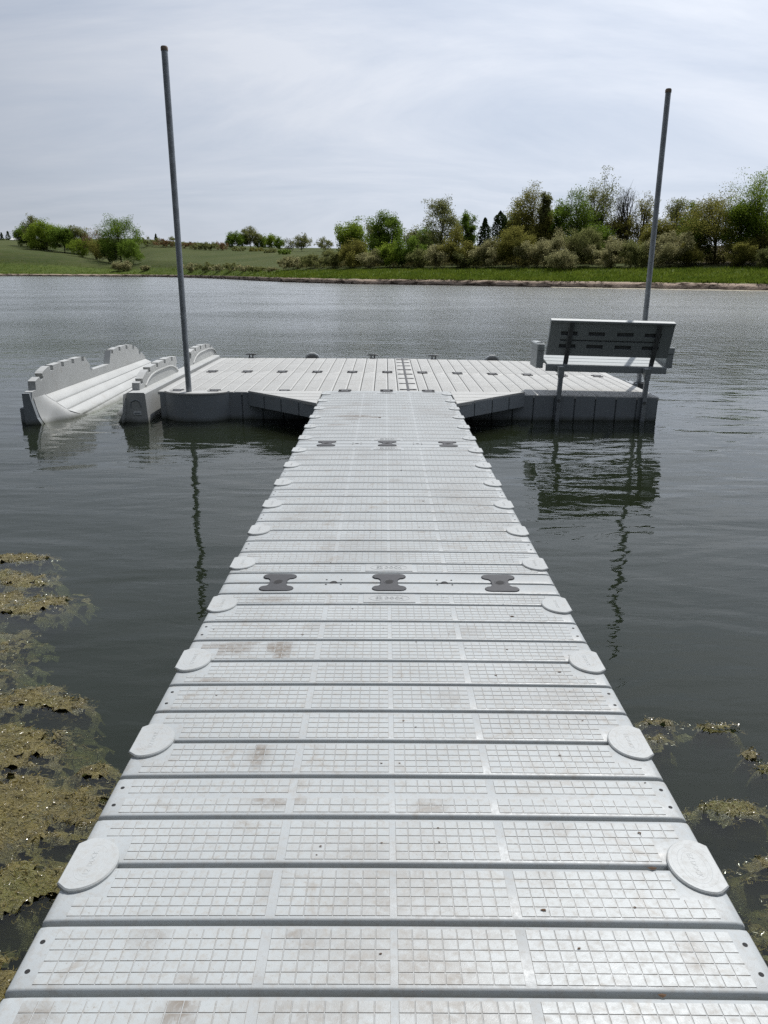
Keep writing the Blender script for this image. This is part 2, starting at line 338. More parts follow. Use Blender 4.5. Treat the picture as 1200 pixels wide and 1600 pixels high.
def build_water():
    t = MT('lake_water'); t.n.remove(t.b)
    geo = t.node('ShaderNodeNewGeometry'); sep = t.node('ShaderNodeSeparateXYZ'); t.l.new(geo.outputs['Position'], sep.inputs[0])
    # wind reaches the open water beyond the dock; the lee is calm
    wind = t.ramp(t.math('MULTIPLY', sep.outputs[1], 1 / 40.0), [(0.27, 0.0), (0.38, 0.30), (0.60, 0.80), (1.0, 1.0)])
    patch = t.ramp(t.noise(0.16, 3, 0.5, 'Pos', stretch=(0.6, 1.3, 1)), [(0.35, 0.45), (0.65, 1.25)])
    calm = wind; wind = t.math('MULTIPLY', wind, patch)
    swell = t.noise(1.5, 2, 0.5, 'Pos', stretch=(0.55, 1.25, 1), dist=0.5)
    rip = t.noise(5.2, 3, 0.55, 'Pos', stretch=(0.55, 1.35, 1), dist=0.3)
    chop = t.noise(2.6, 6, 0.68, 'Pos', stretch=(0.62, 1.3, 1), dist=0.3)
    h = t.math('ADD', t.math('MULTIPLY', swell, 0.022), t.math('MULTIPLY', rip, 0.0042))
    h = t.math('ADD', h, t.math('MULTIPLY', t.math('MULTIPLY', chop, wind), 0.055))
    roll = t.noise(0.75, 2, 0.5, 'Pos', stretch=(0.55, 1.6, 1), dist=0.4)
    h = t.math('ADD', h, t.math('MULTIPLY', t.math('MULTIPLY', roll, calm), 0.05))
    grp = t.noise(2.2, 2, 0.6, 'Pos', stretch=(1.3, 0.5, 1), dist=0.3)
    h = t.math('ADD', h, t.math('MULTIPLY', t.math('MULTIPLY', grp, calm), 0.06))
    nb = t.bump(h, 1.0, 1.0)
    fr = t.node('ShaderNodeFresnel'); fr.inputs['IOR'].default_value = 1.333; t.l.new(nb, fr.inputs['Normal'])
    gl = t.node('ShaderNodeBsdfGlossy'); t.l.new(t.math('MULTIPLY_ADD', calm, 0.17, 0.012), gl.inputs['Roughness']); gl.inputs['Color'].default_value = (1, 1, 1, 1); t.l.new(nb, gl.inputs['Normal'])
    tr = t.node('ShaderNodeBsdfTransparent'); tr.inputs['Color'].default_value = (0.95, 0.97, 0.94, 1)
    mx = t.node('ShaderNodeMixShader'); t.l.new(fr.outputs[0], mx.inputs[0]); t.l.new(tr.outputs[0], mx.inputs[1]); t.l.new(gl.outputs[0], mx.inputs[2])
    t.l.new(mx.outputs[0], t.out.inputs['Surface'])
    va = t.node('ShaderNodeVolumeAbsorption'); va.inputs['Color'].default_value = (0.42, 0.52, 0.30, 1); va.inputs['Density'].default_value = 7.0
    vs = t.node('ShaderNodeVolumeScatter'); vs.inputs['Color'].default_value = (0.88, 0.98, 0.70, 1); vs.inputs['Density'].default_value = 0.34; ad = t.node('ShaderNodeAddShader')
    t.l.new(va.outputs[0], ad.inputs[0]); t.l.new(vs.outputs[0], ad.inputs[1]); t.l.new(ad.outputs[0], t.out.inputs['Volume'])
    m = MB(); m.box(-900, 900, -60, 420, WZ - 6, WZ)
    tag(m.build('water', t.m), kind='structure')
    t = MT('lake_mud')
    c = t.mixc(t.noise(0.9, 5, 0.6, 'Pos'), (0.10, 0.115, 0.07), (0.17, 0.18, 0.115))
    t.set(c, 0.9)
    m = MB(); m.add([(-800, -50, WZ - 0.72), (800, -50, WZ - 0.72), (800, 400, WZ - 0.9), (-800, 400, WZ - 0.9)], [(0, 1, 2, 3)])
    tag(m.build('lake_bed', t.m), kind='structure')
build_water()

# ------------------------------------------------------------------ dock sections
IN = 0.0254
EDGES = [0, 4.85 * IN, 9.7 * IN] + [9.7 * IN + 6.7067 * IN * k for k in range(1, 16)] + [115.15 * IN, 120 * IN]
STAINS = [(-.42, 2.62, .05, .05, 1.0), (-.40, 2.56, .03, .05, .9), (-.62, 2.60, .10, .05, .9), (-.55, 2.66, .06, .03, .9), (-.385, 1.92, .022, .07, .85), (-.407, 1.09, .03, .10, .9), (-.12, 1.10, .06, .07, .5), (-.62, 2.35, .06, .03, .7),
          (.19, 2.25, .05, .05, .35), (-.50, 3.07, .08, .03, .7), (-.60, 3.19, .10, .03, .4), (-.28, 1.45, .03, .1, .3), (.36, 1.46, .025, .05, .5), (.42, 1.62, .03, .04, .4), (.10, 1.70, .05, .06, .4), (-.30, 1.72, .08, .03, .5),
          (-.34, 7.6, .18, .07, .8), (-.12, 7.55, .05, .05, 1.0), (.12, 7.5, .1, .1, .3), (-.46, 7.15, .12, .04, .6), (-.35, 7.45, .1, .04, .6), (-.3, 8.3, .15, .1, .3), (.2, 4.6, .04, .04, .5), (.05, 5.1, .05, .06, .4),
          (-.28, 2.80, .06, .05, .35), (.3, 2.75, .08, .05, .25), (-.52, 1.28, .04, .05, .45), (-.18, 1.28, .06, .06, .3), (.2, 1.3, .05, .05, .35), (.62, 1.24, .03, .05, .4), (-.68, 1.05, .05, .08, .55)]
def stain_at(X, Y, X2=None, Y2=None):
    n = fbm(np.stack([X * 9, Y * 9, 0 * X], -1), 3, 11) * 0.5 + 0.5
    s = np.clip((fbm(np.stack([X * 2.2, Y * 2.2, 0 * X + 3], -1), 3, 12) - 0.10) * 1.1, 0, 1) * n
    for sx, sy_, a, b, k in STAINS:
        s = np.maximum(s, 1.05 * k * np.clip(1.6 - 1.2 * (((X - sx) / a) ** 2 + ((Y - sy_) / b) ** 2), 0, 1) * (0.35 + 0.9 * n))
    r = np.random.default_rng(5).random(X.shape); s = s * (0.75 + 0.5 * r)
    s = s + np.where(r > 0.92, 0.22 * (r - 0.9) / 0.1, 0) + 0.04 * r
    return np.clip(s, 0, 1)
def plank_mesh(width, y0, y1, g=0.0061):
    """one moulded plank across the section, rounded edges, slight crown"""
    r = 0.0065; a, b = y0 + g, y1 - g
    prof = [(a, -0.045), (a, -r * 1.8), (a + r * 0.10, -r * 0.8), (a + r * 0.36, -r * 0.25), (a + r * 0.95, 0)]
    prof = prof + [(a + b - y, z) for y, z in reversed(prof)]
    xs = [-width, -width + 0.006, -width + 0.02] + list(np.linspace(-width + 0.06, width - 0.06, 7)) + [width - 0.02, width - 0.006, width]
    rings = []
    for x in xs:
        e = width - abs(x); drop = -0.010 if e < 0.001 else (-0.003 if e < 0.01 else (-0.0007 if e < 0.03 else 0))
        rings.append([(x, y, z + drop - 0.005 * (x / width) ** 2 if z > -0.04 else z) for y, z in prof])
    m = MB(); m.loft(rings, 0, True); return m
def tread_mesh(fields, width, z0=0.0):
    """raised tread squares, each with its own edges"""
    m = MB(); pc = []
    for (x0, x1, nx, ya, yb, ny) in fields:
        px_, py_ = (x1 - x0) / nx, (yb - ya) / ny; g = 0.0007; bv = 0.0008; h = 0.0013
        for i in range(nx):
            for j in range(ny):
                a, b, c, d = x0 + i * px_ + g, x0 + (i + 1) * px_ - g, ya + j * py_ + g, ya + (j + 1) * py_ - g
                zz = z0 - 0.005 * ((a + b) / 2 / width) ** 2
                m.add([(a, c, zz), (b, c, zz), (b, d, zz), (a, d, zz), (a + bv, c + bv, zz + h), (b - bv, c + bv, zz + h), (b - bv, d - bv, zz + h), (a + bv, d - bv, zz + h)],
                      [(4, 5, 6, 7)]); m.f += [tuple(q + m.n - 8 for q in f_) for f_ in ((0, 1, 5, 4), (1, 2, 6, 5), (2, 3, 7, 6), (3, 0, 4, 7))]; m.m += [1] * 4
                pc.append(((a + b) / 2, (c + d) / 2))
    return m, np.array(pc)
def set_attr(me, vals):
    at = me.attributes.new('stain', 'FLOAT', 'POINT'); at.data.foreach_set('value', np.asarray(vals, np.float32))

def text_mesh(body, size, depth, mat):
    cu = bpy.data.curves.new('lettering', 'FONT'); cu.body = body; cu.size = size; cu.extrude = depth; cu.align_x = 'CENTER'; cu.align_y = 'CENTER'; cu.resolution_u = 2
    o = bpy.data.objects.new('lettering', cu); col.objects.link(o)
    bpy.context.view_layer.update()
    me = bpy.data.meshes.new_from_object(o.evaluated_get(bpy.context.evaluated_depsgraph_get())); me.name = 'lettering'
    bpy.data.objects.remove(o); me.materials.clear(); me.materials.append(mat); return me
def ring(m, rx, ry, z, rr, n=24, cx=0, cy_=0):
    pth = [(cx + rx * math.cos(2 * math.pi * k / n), cy_ + ry * math.sin(2 * math.pi * k / n), z) for k in range(n)]
    rings = []
    for k in range(n):
        c = Vector(pth[k]); nrm = Vector((math.cos(2 * math.pi * k / n) / rx, math.sin(2 * math.pi * k / n) / ry, 0)).normalized()
        rings.append([tuple(c + rr * (math.cos(q) * nrm + math.sin(q) * Vector((0, 0, 0.6)))) for q in (0, math.pi / 3, 2 * math.pi / 3, math.pi)])
    rings.append(rings[0]); m.loft(rings, 0, False, closed=False)

# cover over a pocket on the dock edge: straight outer edge, round inner end
def cover_outline():
    P = [(-0.010, -0.064), (0.004, -0.076), (0.014, -0.0835)]
    for k in range(0, 21):
        a = -math.pi / 2 + math.pi * k / 20
        P.append((0.026 + 0.080 * math.cos(a), 0.087 * math.sin(a)))
    return P + [(0.014, 0.0835), (0.004, 0.076), (-0.010, 0.064)]
mc = MB(); mc.prism(cover_outline(), -0.004, 0.0078, 'z', 0, 0.003); ME_cover = mc.build('pocket_cover', M_cap, smooth=35, link=False)
mc = MB(); ring(mc, 0.036, 0.058, 0.0076, 0.0008, cx=0.045); ring(mc, 0.026, 0.046, 0.0076, 0.0007, cx=0.045); ring(mc, 0.050, 0.070, 0.0076, 0.0006, cx=0.045)
ME_ring = mc.build('oval_ridges', M_cap, smooth=60, link=False)
ME_txt_s = text_mesh('EZ DOCK', 0.018, 0.0005, M_cap)
ME_txt_b = text_mesh('EZ DOCK', 0.045, 0.0014, M_plate)
mc = MB(); mc.tube([(0, 0, -0.004), (0, 0, 0.0022)], 0.0056, 10); ME_bolt_hole = mc.build('bolt_hole_disc', M_hole, link=False)  # dark disc in place of an open bolt hole, its shade as colour
mc = MB(); mc.tube([(0, 0, -0.004), (0, 0, 0.0018)], [0.017, 0.015], 12); ME_joint_hole = mc.build('joint_hole_disc', M_hole, smooth=40, link=False)  # dark disc in place of the open hole at a joint
mc = MB(); mc.tube([(0, 0, -0.004), (0, 0, 0.0016)], 0.0042, 8); ME_dot = mc.build('hole_dot', M_hole, link=False)  # dark dots round the joint hole, same painted hole shade

def walkway_section(label, y_start, length, z_start, slope):
    Mw = T((0, y_start, z_start)) @ rot(math.atan(slope), 'X')
    root = thing('walkway_section', label, 'dock section', Mw, 'dock sections of the straight walkway')
    W = 0.762; sc_ = length / (120 * IN); E = [e * sc_ for e in EDGES]
    mb = MB(); mb.box(-W + 0.03, W - 0.03, 0.012, length - 0.012, -0.62, -0.046, 0, 0.0)
    for k in range(12):
        ya = 0.02 + k * (length - 0.04) / 12
        for sx in (-1, 1):
            x0, x1 = sorted((sx * (W - 0.03), sx * (W - 0.012))); mb.box(x0, x1, ya + 0.008, ya + (length - 0.04) / 12 - 0.008, -0.6, -0.05)
    mb.build('float_body', M_side_shade, root)
    for i in range(len(E) - 1):
        a, b = E[i], E[i + 1]
        pm = plank_mesh(W, a, b); po = pm.build('plank', M_deck, root, smooth=50)
        X = np.array([v[0] for v in pm.v]); Y = np.array([v[1] for v in pm.v]) + y_start
        set_attr(po.data, 0.6 * stain_at(X, Y))
        flange = i in (0, len(E) - 2); logo = i in (1, len(E) - 3); mid = i == 9
        if flange: continue
        c = (a + b) / 2; hgt = (b - a) - 0.034
        if logo:
            fl = [(-0.712, -0.279, 14, c - 0.042, c + 0.042, 3), (-0.259, -0.135, 4, c - 0.042, c + 0.042, 3), (0.135, 0.259, 4, c - 0.042, c + 0.042, 3), (0.279, 0.712, 14, c - 0.042, c + 0.042, 3)]
        else:
            ys = [(c - hgt / 2, c + hgt / 2, 5)] if not mid else [(c - hgt / 2, c - 0.011, 2), (c + 0.011, c + hgt / 2, 2)]
            fl = []
            near_cap = [e for e in (2, 5, 8, 11, 14, 17) if e in (i, i + 1)]
            for (y0, y1, ny) in ys:
                fl += [(-0.259, -0.007, 8, y0, y1, ny), (0.007, 0.259, 8, y0, y1, ny)]
                if near_cap:   # the field steps back round the pocket cover
                    row = (y1 - y0) / ny
                    lo = near_cap[0] == i   # cover at the lower (near) edge
                    ya, yb = (y0, y0 + 3 * row) if lo else (y1 - 3 * row, y1)
                    yc, yd, nyo = (ya + 3 * row, y1, ny - 3) if lo else (y0, ya, ny - 3)
                    for s in (-1, 1):
                        x0, x1 = sorted((s * 0.279, s * 0.644)); fl.append((x0, x1, 12, ya, yb, 3))
                        x0, x1 = sorted((s * 0.279, s * 0.713)); fl.append((x0, x1, 14, yc, yd, nyo))
                else:
                    fl += [(-0.713, -0.279, 14, y0, y1, ny), (0.279, 0.713, 14, y0, y1, ny)]
        tm, pc = tread_mesh(fl, W, -0.0002)
        to = tm.build('tread_squares', [M_pad, M_dirt], po); to['kind'] = 'stuff'
        vx = np.array(tm.v); cell = np.repeat(stain_at(pc[:, 0], pc[:, 1] + y_start), 8); vert = stain_at(vx[:, 0], vx[:, 1] + y_start)
        set_attr(to.data, 0.35 * cell + 0.75 * vert)
        if logo:
            pl = MB(); pl.box(-0.112, 0.112, c - 0.045, c + 0.045, -0.003, 0.0022); plo = pl.build('emblem_plate', M_plate, po)
            em = MB(); ring(em, 0.088, 0.034, 0.0022, 0.0022, cy_=c); emo = em.build('emblem_oval', M_plate, root)
            lt = place('lettering', ME_txt_b, root, (0, c, 0.0026)); lt.scale = (0.62, 0.8, 1)
        if i in (3, 6, 9, 12, 15):
            for s in (-1, 1):
                for dy in (-0.036, 0.036): place('bolt_hole_disc', ME_bolt_hole, root, (s * 0.735, c + dy, -0.007))
    for e in (2, 5, 8, 11, 14, 17):
        for s in (-1, 1):
            cv = place('pocket_cover', ME_cover, root, (s * 0.758, E[e], -0.004)); cv.rotation_euler = (R(random.uniform(-.5, .5)), 0, math.pi if s > 0 else 0)
            cv.scale = (1, 1, 1.0 + random.uniform(0, .2))
            place('oval_ridges', ME_ring, cv)
            l = place('lettering', ME_txt_s, cv, (0.045, 0, 0.0077)); l.rotation_euler.z = math.pi / 2
    return root
YB = 3.2646; YD = 9.335
walkway_section('nearest walkway section with brown smudges, running off the bottom edge', YB - 3.048, 3.048, 0.048, -0.01135)
walkway_section('middle walkway section between the two coupler rows, clean pale tread', YB, 3.048, 0.0134, -0.0044)
walkway_section('farthest walkway section, meeting the platform between both gussets', YB + 3.048, YD - YB - 3.048, 0.0, -0.0005)

for yj, zj in ((YB, 0.0134), (YB + 3.048, 0.0)):
    pass

# couplers (bow-tie shaped, dark rubber)
def coupler_outline(wl=0.078, ww=0.040, hl=0.098):
    P = []
    def lobe(sgn):
        q = []
        c = hl - 0.028
        for k in range(7):
            a = -math.pi / 2 + math.pi * k / 6; q.append((wl - 0.028 + 0.028 * math.cos(a), sgn * c + 0.028 * math.sin(a)))
        return q
    right = lobe(-1) + [(ww + 0.006, -0.036), (ww, -0.024), (ww, 0.024), (ww + 0.006, 0.036)] + lobe(1)
    left = [(-x, y) for x, y in reversed(right)]
    return right + left
mc = MB(); mc.prism(coupler_outline(), -0.01, 0.0052, 'z', 0, 0.002); ME_coup = mc.build('coupler', M_rub, smooth=35, link=False)
mc = MB(); mc.tube([(0, 0, 0.002), (0, 0, 0.0062)], [0.021, 0.018], 14); ME_bolt = mc.build('bolt_head', M_hole, smooth=40, link=False)
mc = MB(); ring(mc, 0.024, 0.024, 0.0052, 0.002, 16); ME_bring = mc.build('bolt_ring', M_rub, smooth=60, link=False)
def coupler(X, Y, z, label, group, rz=0, s=1.0):
    c = place('coupler', ME_coup, None, (X, Y, z)); c.rotation_euler.z = rz; c.scale = (s, s, 1)
    tag(c, label, 'coupler', group)
    place('bolt_head', ME_bolt, c); place('bolt_ring', ME_bring, c)
ordw = ['left', 'middle', 'right']
for k, x in enumerate((-0.508, 0.0, 0.508)):
    for yj, zj, nm in ((YB, 0.0134, 'nearest'), (YB + 3.048, 0.001, 'middle'), (YD, -0.002, 'farthest')):
        zc_ = -0.005 * (x / 0.762) ** 2
        coupler(x, yj - 0.002, zj + zc_, f'{ordw[k]} dark bow-tie coupler of three on the {nm} walkway joint', 'bow-tie couplers on the walkway joints')
def joint_hole_discs():
    """dark discs for the holes between the couplers belong to the section beyond the joint"""
    roots = [o for o in bpy.data.objects if o.name.startswith('walkway_section')]
    for r in roots[1:]:
        for x in (-0.254, 0.254):
            place('joint_hole_disc', ME_joint_hole, r, (x, 0.004, -0.002))
            for dx in (-1, 1):
                for dy in (-1, 1): place('hole_dot', ME_dot, r, (x + dx * 0.034, 0.004 + dy * 0.028, -0.0005))
joint_hole_discs()

# ------------------------------------------------------------------ platform
TILT = 0.0165; XS = 0.268; DEP = 1.91
def platform_section(label, left, row, show_side):
    """long axis across the view; local Y runs along it, local X away from the camera"""
    W = DEP / 2; Ln = 3.048
    yc = YD + DEP * (row + 0.5) + 0.003 * row
    zoff = -0.012
    if left: Mw = T((XS - 0.004, yc, zoff)) @ rot(math.pi / 2, 'Z')         # local +Y -> world -X
    else: Mw = T((XS + 0.004, yc, zoff)) @ rot(TILT, 'Y') @ rot(-math.pi / 2, 'Z')   # local +Y -> world +X
    root = thing('platform_section', label, 'dock section', Mw, 'dock sections of the platform')
    mb = MB(); mb.box(-W + 0.02, W - 0.02, 0.012, Ln - 0.02, -0.62, -0.046); mb.build('float_body', M_side_shade, root)
    for i in range(len(EDGES) - 1):
        a, b = EDGES[i], EDGES[i + 1]
        pm = plank_mesh(W - 0.003, a, b, 0.0038); pm.build('plank', M_plat, root, smooth=50)
        mid = (a + b) / 2
        if i not in (0, 18):   # low raised tread band on each half of the plank
            tb = MB()
            for (x0, x1) in ((-W + 0.09, -0.03), (0.03, W - 0.09)):
                n_ = 26; st = (x1 - x0) / n_
                for k in range(n_): 
                    h0 = -0.0002 - 0.005 * ((x0 + (k + .5) * st) / W) ** 2
                    tb.box(x0 + k * st + 0.002, x0 + (k + 1) * st - 0.002, mid - (b - a) / 2 + 0.024, mid + (b - a) / 2 - 0.024, h0, h0 + 0.0015)
            o = tb.build('tread_bars', M_plat, bpy.data.objects[root.children[-1].name] if root.children else root)
            o['kind'] = 'stuff'
    # side panels on the exposed faces
    if row == 0:
        sgn = -1 if not left else -1
        n = 12; pw = (Ln - 0.03) / n
        for k in range(n):
            m = MB(); y0 = 0.012 + k * pw
            xa = -W + 0.002 if left else W - 0.02
            # world front is -Y: left sections have local X = +Y world, right sections local X = -Y world
            x0, x1 = (-W + 0.001, -W + 0.02) if left else (W - 0.02, W - 0.001)
            m.loft([[(x0 if left else x1, y0 + 0.010, -0.60), (x0 if left else x1, y0 + pw - 0.010, -0.60), (x0 if left else x1, y0 + pw - 0.010, -0.018), (x0 if left else x1, y0 + 0.010, -0.018)],
                    [(x1 if left else x0, y0 + 0.004, -0.60), (x1 if left else x0, y0 + pw - 0.004, -0.60), (x1 if left else x0, y0 + pw - 0.004, -0.013), (x1 if left else x0, y0 + 0.004, -0.013)]])
            m.build('side_panel', M_side_shade, root)
    if show_side:
        n = 8; pw = (DEP - 0.04) / n
        for k in range(n):
            m = MB(); x0 = -W + 0.02 + k * pw
            m.box(x0 + 0.008, x0 + pw - 0.008, Ln - 0.021, Ln - 0.002, -0.60, -0.04); m.build('side_panel', M_side_shade, root)
    return root
platform_section('front left platform section, behind the tall left post', True, 0, False)
platform_section('back left platform section, beyond the cross seam by the lift', True, 1, False)
platform_section('front right platform section carrying the bench on its edge', False, 0, True)
platform_section('back right platform section, open water beyond its edge, behind the bench', False, 1, True)
# straps across the middle seam (eight dark bars)
ordn = ['nearest', 'second nearest', 'third nearest', 'fourth nearest', 'fourth farthest', 'third farthest', 'second farthest', 'farthest']
mc = MB(); mc.box(-0.105, 0.105, -0.028, 0.028, -0.01, 0.006, 0, 0.003); ME_strap = mc.build('seam_strap', M_rub, link=False)
mc = MB(); mc.tube([(0, 0, 0.004), (0, 0, 0.008)], 0.012, 10); ME_sb = mc.build('bolt_head', M_hole, link=False)
for k, yy in enumerate((9.52, 10.05, 10.56, 11.03, 11.55, 12.03, 12.48, 12.92)):
    s = place('seam_strap', ME_strap, None, (XS, yy, -0.014)); tag(s, f'{ordn[k]} dark strap across the ladder-like middle seam of the platform', 'strap', 'straps across the middle seam')
    for sx in (-0.07, 0.07): place('bolt_head', ME_sb, s, (sx, 0, 0))
mc = MB(); mc.box(XS - 0.014, XS + 0.014, YD + 0.01, YD + 2 * DEP - 0.01, -0.03, -0.0085); o = mc.build('seam_gap', M_rub)  # black strip standing in for the shaded open gap of the seam
tag(o, 'dark strip standing for the gap down the middle seam of the platform, under the straps', 'gap strip')
words = ['first', 'second', 'third', 'fourth', 'fifth', 'sixth', 'seventh', 'eighth', 'ninth', 'tenth', 'eleventh', 'twelfth']
for k in range(12):
    X = XS + 0.254 + 0.508 * (k - 6); z = -0.010 - max(0, X - XS) * TILT
    coupler(X, YD + DEP + 0.002, z, f'{words[k]} dark coupler from the left along the platform cross seam', 'couplers along the platform cross seam', 0, 0.95)
for k, X in enumerate((-2.55, -2.1, -1.25)):
    coupler(X, YD + 0.03, -0.012, f"{['leftmost', 'second', 'third'][k]} dark coupler from the left on the platform front edge, left of the walkway", 'couplers on the platform front edge', 0, 0.9)

# triangular gussets between walkway and platform
def gusset(label, sgn):
    root = thing('corner_gusset', label, 'gusset', T((sgn * 0.768, YD - 0.004, -0.006)), 'corner gussets beside the walkway')
    A = 0.92; B = 0.90; n = 4
    for k in range(n):      # planks parallel to the platform edge
        y0, y1 = -B * k / n - 0.004, -B * (k + 1) / n + 0.004
        xa0, xa1 = A * (1 - k / n), A * (1 - (k + 1) / n)
        P = [(0.004, y1), (max(0.02, xa1), y1), (xa0 - 0.01, y0), (0.004, y0)]
        P = [(sgn * x, y) for x, y in P]
        if sgn < 0: P = P[::-1]
        m = MB(); m.prism(P, -0.035, 0, 'z', 0, 0.006); m.build('plank', M_plat, root, smooth=40)
    P = [(0.01, -B + 0.03), (A - 0.05, -0.005), (0.01, -0.005)]; P = [(sgn * x, y) for x, y in P]
    if sgn < 0: P = P[::-1]
    m = MB(); m.prism(P, -0.17, -0.036); m.build('gusset_body', M_side_shade, root)
    for k in range(n):      # panels along the slanting face
        t0, t1 = k / n + 0.004, (k + 1) / n - 0.004
        def pt(t, off): 
            x = A * t; y = -B * (1 - t); nx, ny = B, -A; ln = math.hypot(nx, ny); return (sgn * (x + nx / ln * off), y + ny / ln * off)
        a, b = pt(t0, -0.03), pt(t1, -0.03); c, d = pt(t0 + 0.004, -0.002), pt(t1 - 0.004, -0.002)
        m = MB(); m.loft([[(*a, -0.18), (*b, -0.18), (*b, -0.012), (*a, -0.012)], [(*c, -0.178), (*d, -0.178), (*d, -0.020), (*c, -0.020)]], 0, True)
        m.build('side_panel', M_side_shade, root)
    return root
gusset('triangular grey gusset on the left side of the walkway end', -1)
gusset('triangular grey gusset on the right side of the walkway end', 1)

# rounded float with the pile in front of the left platform section
root = thing('pile_float', 'rounded grey float bulging from the platform front, below the left post', 'float', T((-2.30, YD - 0.003, -0.012)))
arc = [(-0.40, 0.0)] + [(0.42 * math.sin(a), -0.17 * (math.cos(a) - math.cos(R(66))) / (1 - math.cos(R(66)))) for a in np.linspace(R(-66), R(66), 15)] + [(0.41, 0.0)]
arc = [(-0.395, 0)] + [(0.41 * x / 0.42, y - 0.03) for x, y in arc[1:-1]] + [(0.395, 0)]
m = MB(); m.prism([(x * 0.985, y * 0.97) for x, y in arc], -0.62, -0.022); m.build('float_body', M_side_shade, root, smooth=30)
m = MB(); m.prism(arc, -0.021, 0.002, 'z', 0, 0.006); m.build('deck_top', M_plat, root, smooth=30)

# ------------------------------------------------------------------ posts
def post(label, X, Y, top, r=0.034):
    root = thing('mooring_post', label, 'post', T((X, Y, 0)), 'tall steel mooring posts')
    m = MB(); m.tube([(0, 0, -1.2), (0, 0, 1.2), (0, 0, top - 0.03)], r, 20); m.build('pipe', M_gal, root, smooth=40)
    m = MB(); m.tube([(0, 0, top - 0.045), (0, 0, top - 0.012), (0, 0, top)], [r + 0.004, r + 0.004, r - 0.004], 20); m.build('pipe_end', M_rust, root, smooth=40)
    return root
post('taller galvanised post on the left, standing in the rounded float', -2.385, YD - 0.06, 3.66)
post('shorter galvanised post on the right, rising beyond the bench', 3.47, 10.62, 3.55)
root = thing('post_bracket', 'grey bracket on the platform side holding the right post', 'bracket', T((3.323, 10.62, -0.062)))
m = MB(); m.box(0.0, 0.085, -0.16, 0.16, -0.12, 0.006, 0, 0.004); m.build('bracket_plate', M_side_shade, root)
m = MB()
for sy_ in (-0.075, 0.055): m.box(0.04, 0.24, sy_, sy_ + 0.02, -0.08, 0.0)
m.box(0.222, 0.242, -0.055, 0.055, -0.08, 0.0); m.build('collar', M_bar, root)
m = MB()
for dy in (-0.13, 0.13): m.tube([(0.045, dy, 0.0), (0.045, dy, 0.018)], 0.012, 8)
m.build('bolt_pair', M_bar, root)

# ------------------------------------------------------------------ cleats and edge fittings
mc = MB(); mc.tube([(-0.09, 0, 0.050), (-0.05, 0, 0.056), (0.05, 0, 0.056), (0.09, 0, 0.050)], [0.009, 0.013, 0.013, 0.009], 8); ME_horn = mc.build('horn', M_bar, smooth=50, link=False)
mc = MB()
mc.tube([(-0.028, 0, 0), (-0.028, 0, 0.054)], [0.015, 0.010], 8); mc.tube([(0.028, 0, 0), (0.028, 0, 0.054)], [0.015, 0.010], 8); mc.box(-0.05, 0.05, -0.022, 0.022, -0.004, 0.006, 0, 0.002)
ME_feet = mc.build('cleat_base', M_bar, smooth=50, link=False)
for X, lb in ((-2.27, 'dark mooring cleat on the far platform edge, left of both half-round fittings'), (-0.225, 'dark mooring cleat on the far edge, left of the middle seam'), (0.80, 'dark mooring cleat on the far edge, right of the middle seam')):
    c = thing('mooring_cleat', lb, 'cleat', T((X, YD + 2 * DEP - 0.05, -0.008 - max(0, X - XS) * TILT)), 'mooring cleats on the far edge')
    place('cleat_base', ME_feet, c); place('horn', ME_horn, c)
def half_round(X, lb):
    c = thing('edge_fitting', lb, 'fitting', T((X, YD + 2 * DEP + 0.06, -0.03 - max(0, X - XS) * TILT)), 'half-round fittings on the far edge')
    P = [(0.118 * math.cos(a), 0.088 * math.sin(a) ** 0.8 if math.sin(a) > 0 else 0) for a in np.linspace(0, math.pi, 17)]
    m = MB(); m.prism(P, -0.04, 0.05, 'y', 0); m.build('housing', M_side_shade, c, smooth=30)
    P2 = [(0.085 * math.cos(a), 0.015 + 0.048 * max(0, math.sin(a)) ** 0.8) for a in np.linspace(0, math.pi, 13)]
    m = MB(); m.prism(P2, -0.046, -0.0405, 'y', 0); m.build('face_panel', M_bar, c)
    m = MB(); m.box(-0.05, 0.05, -0.03, 0.04, 0.082, 0.094, 0, 0.003); m.build('top_cap', M_port, c)
half_round(-1.25, 'grey half-round fitting on the far platform edge, left of the middle seam')
half_round(1.80, 'grey half-round fitting on the far platform edge, just left of the bench')

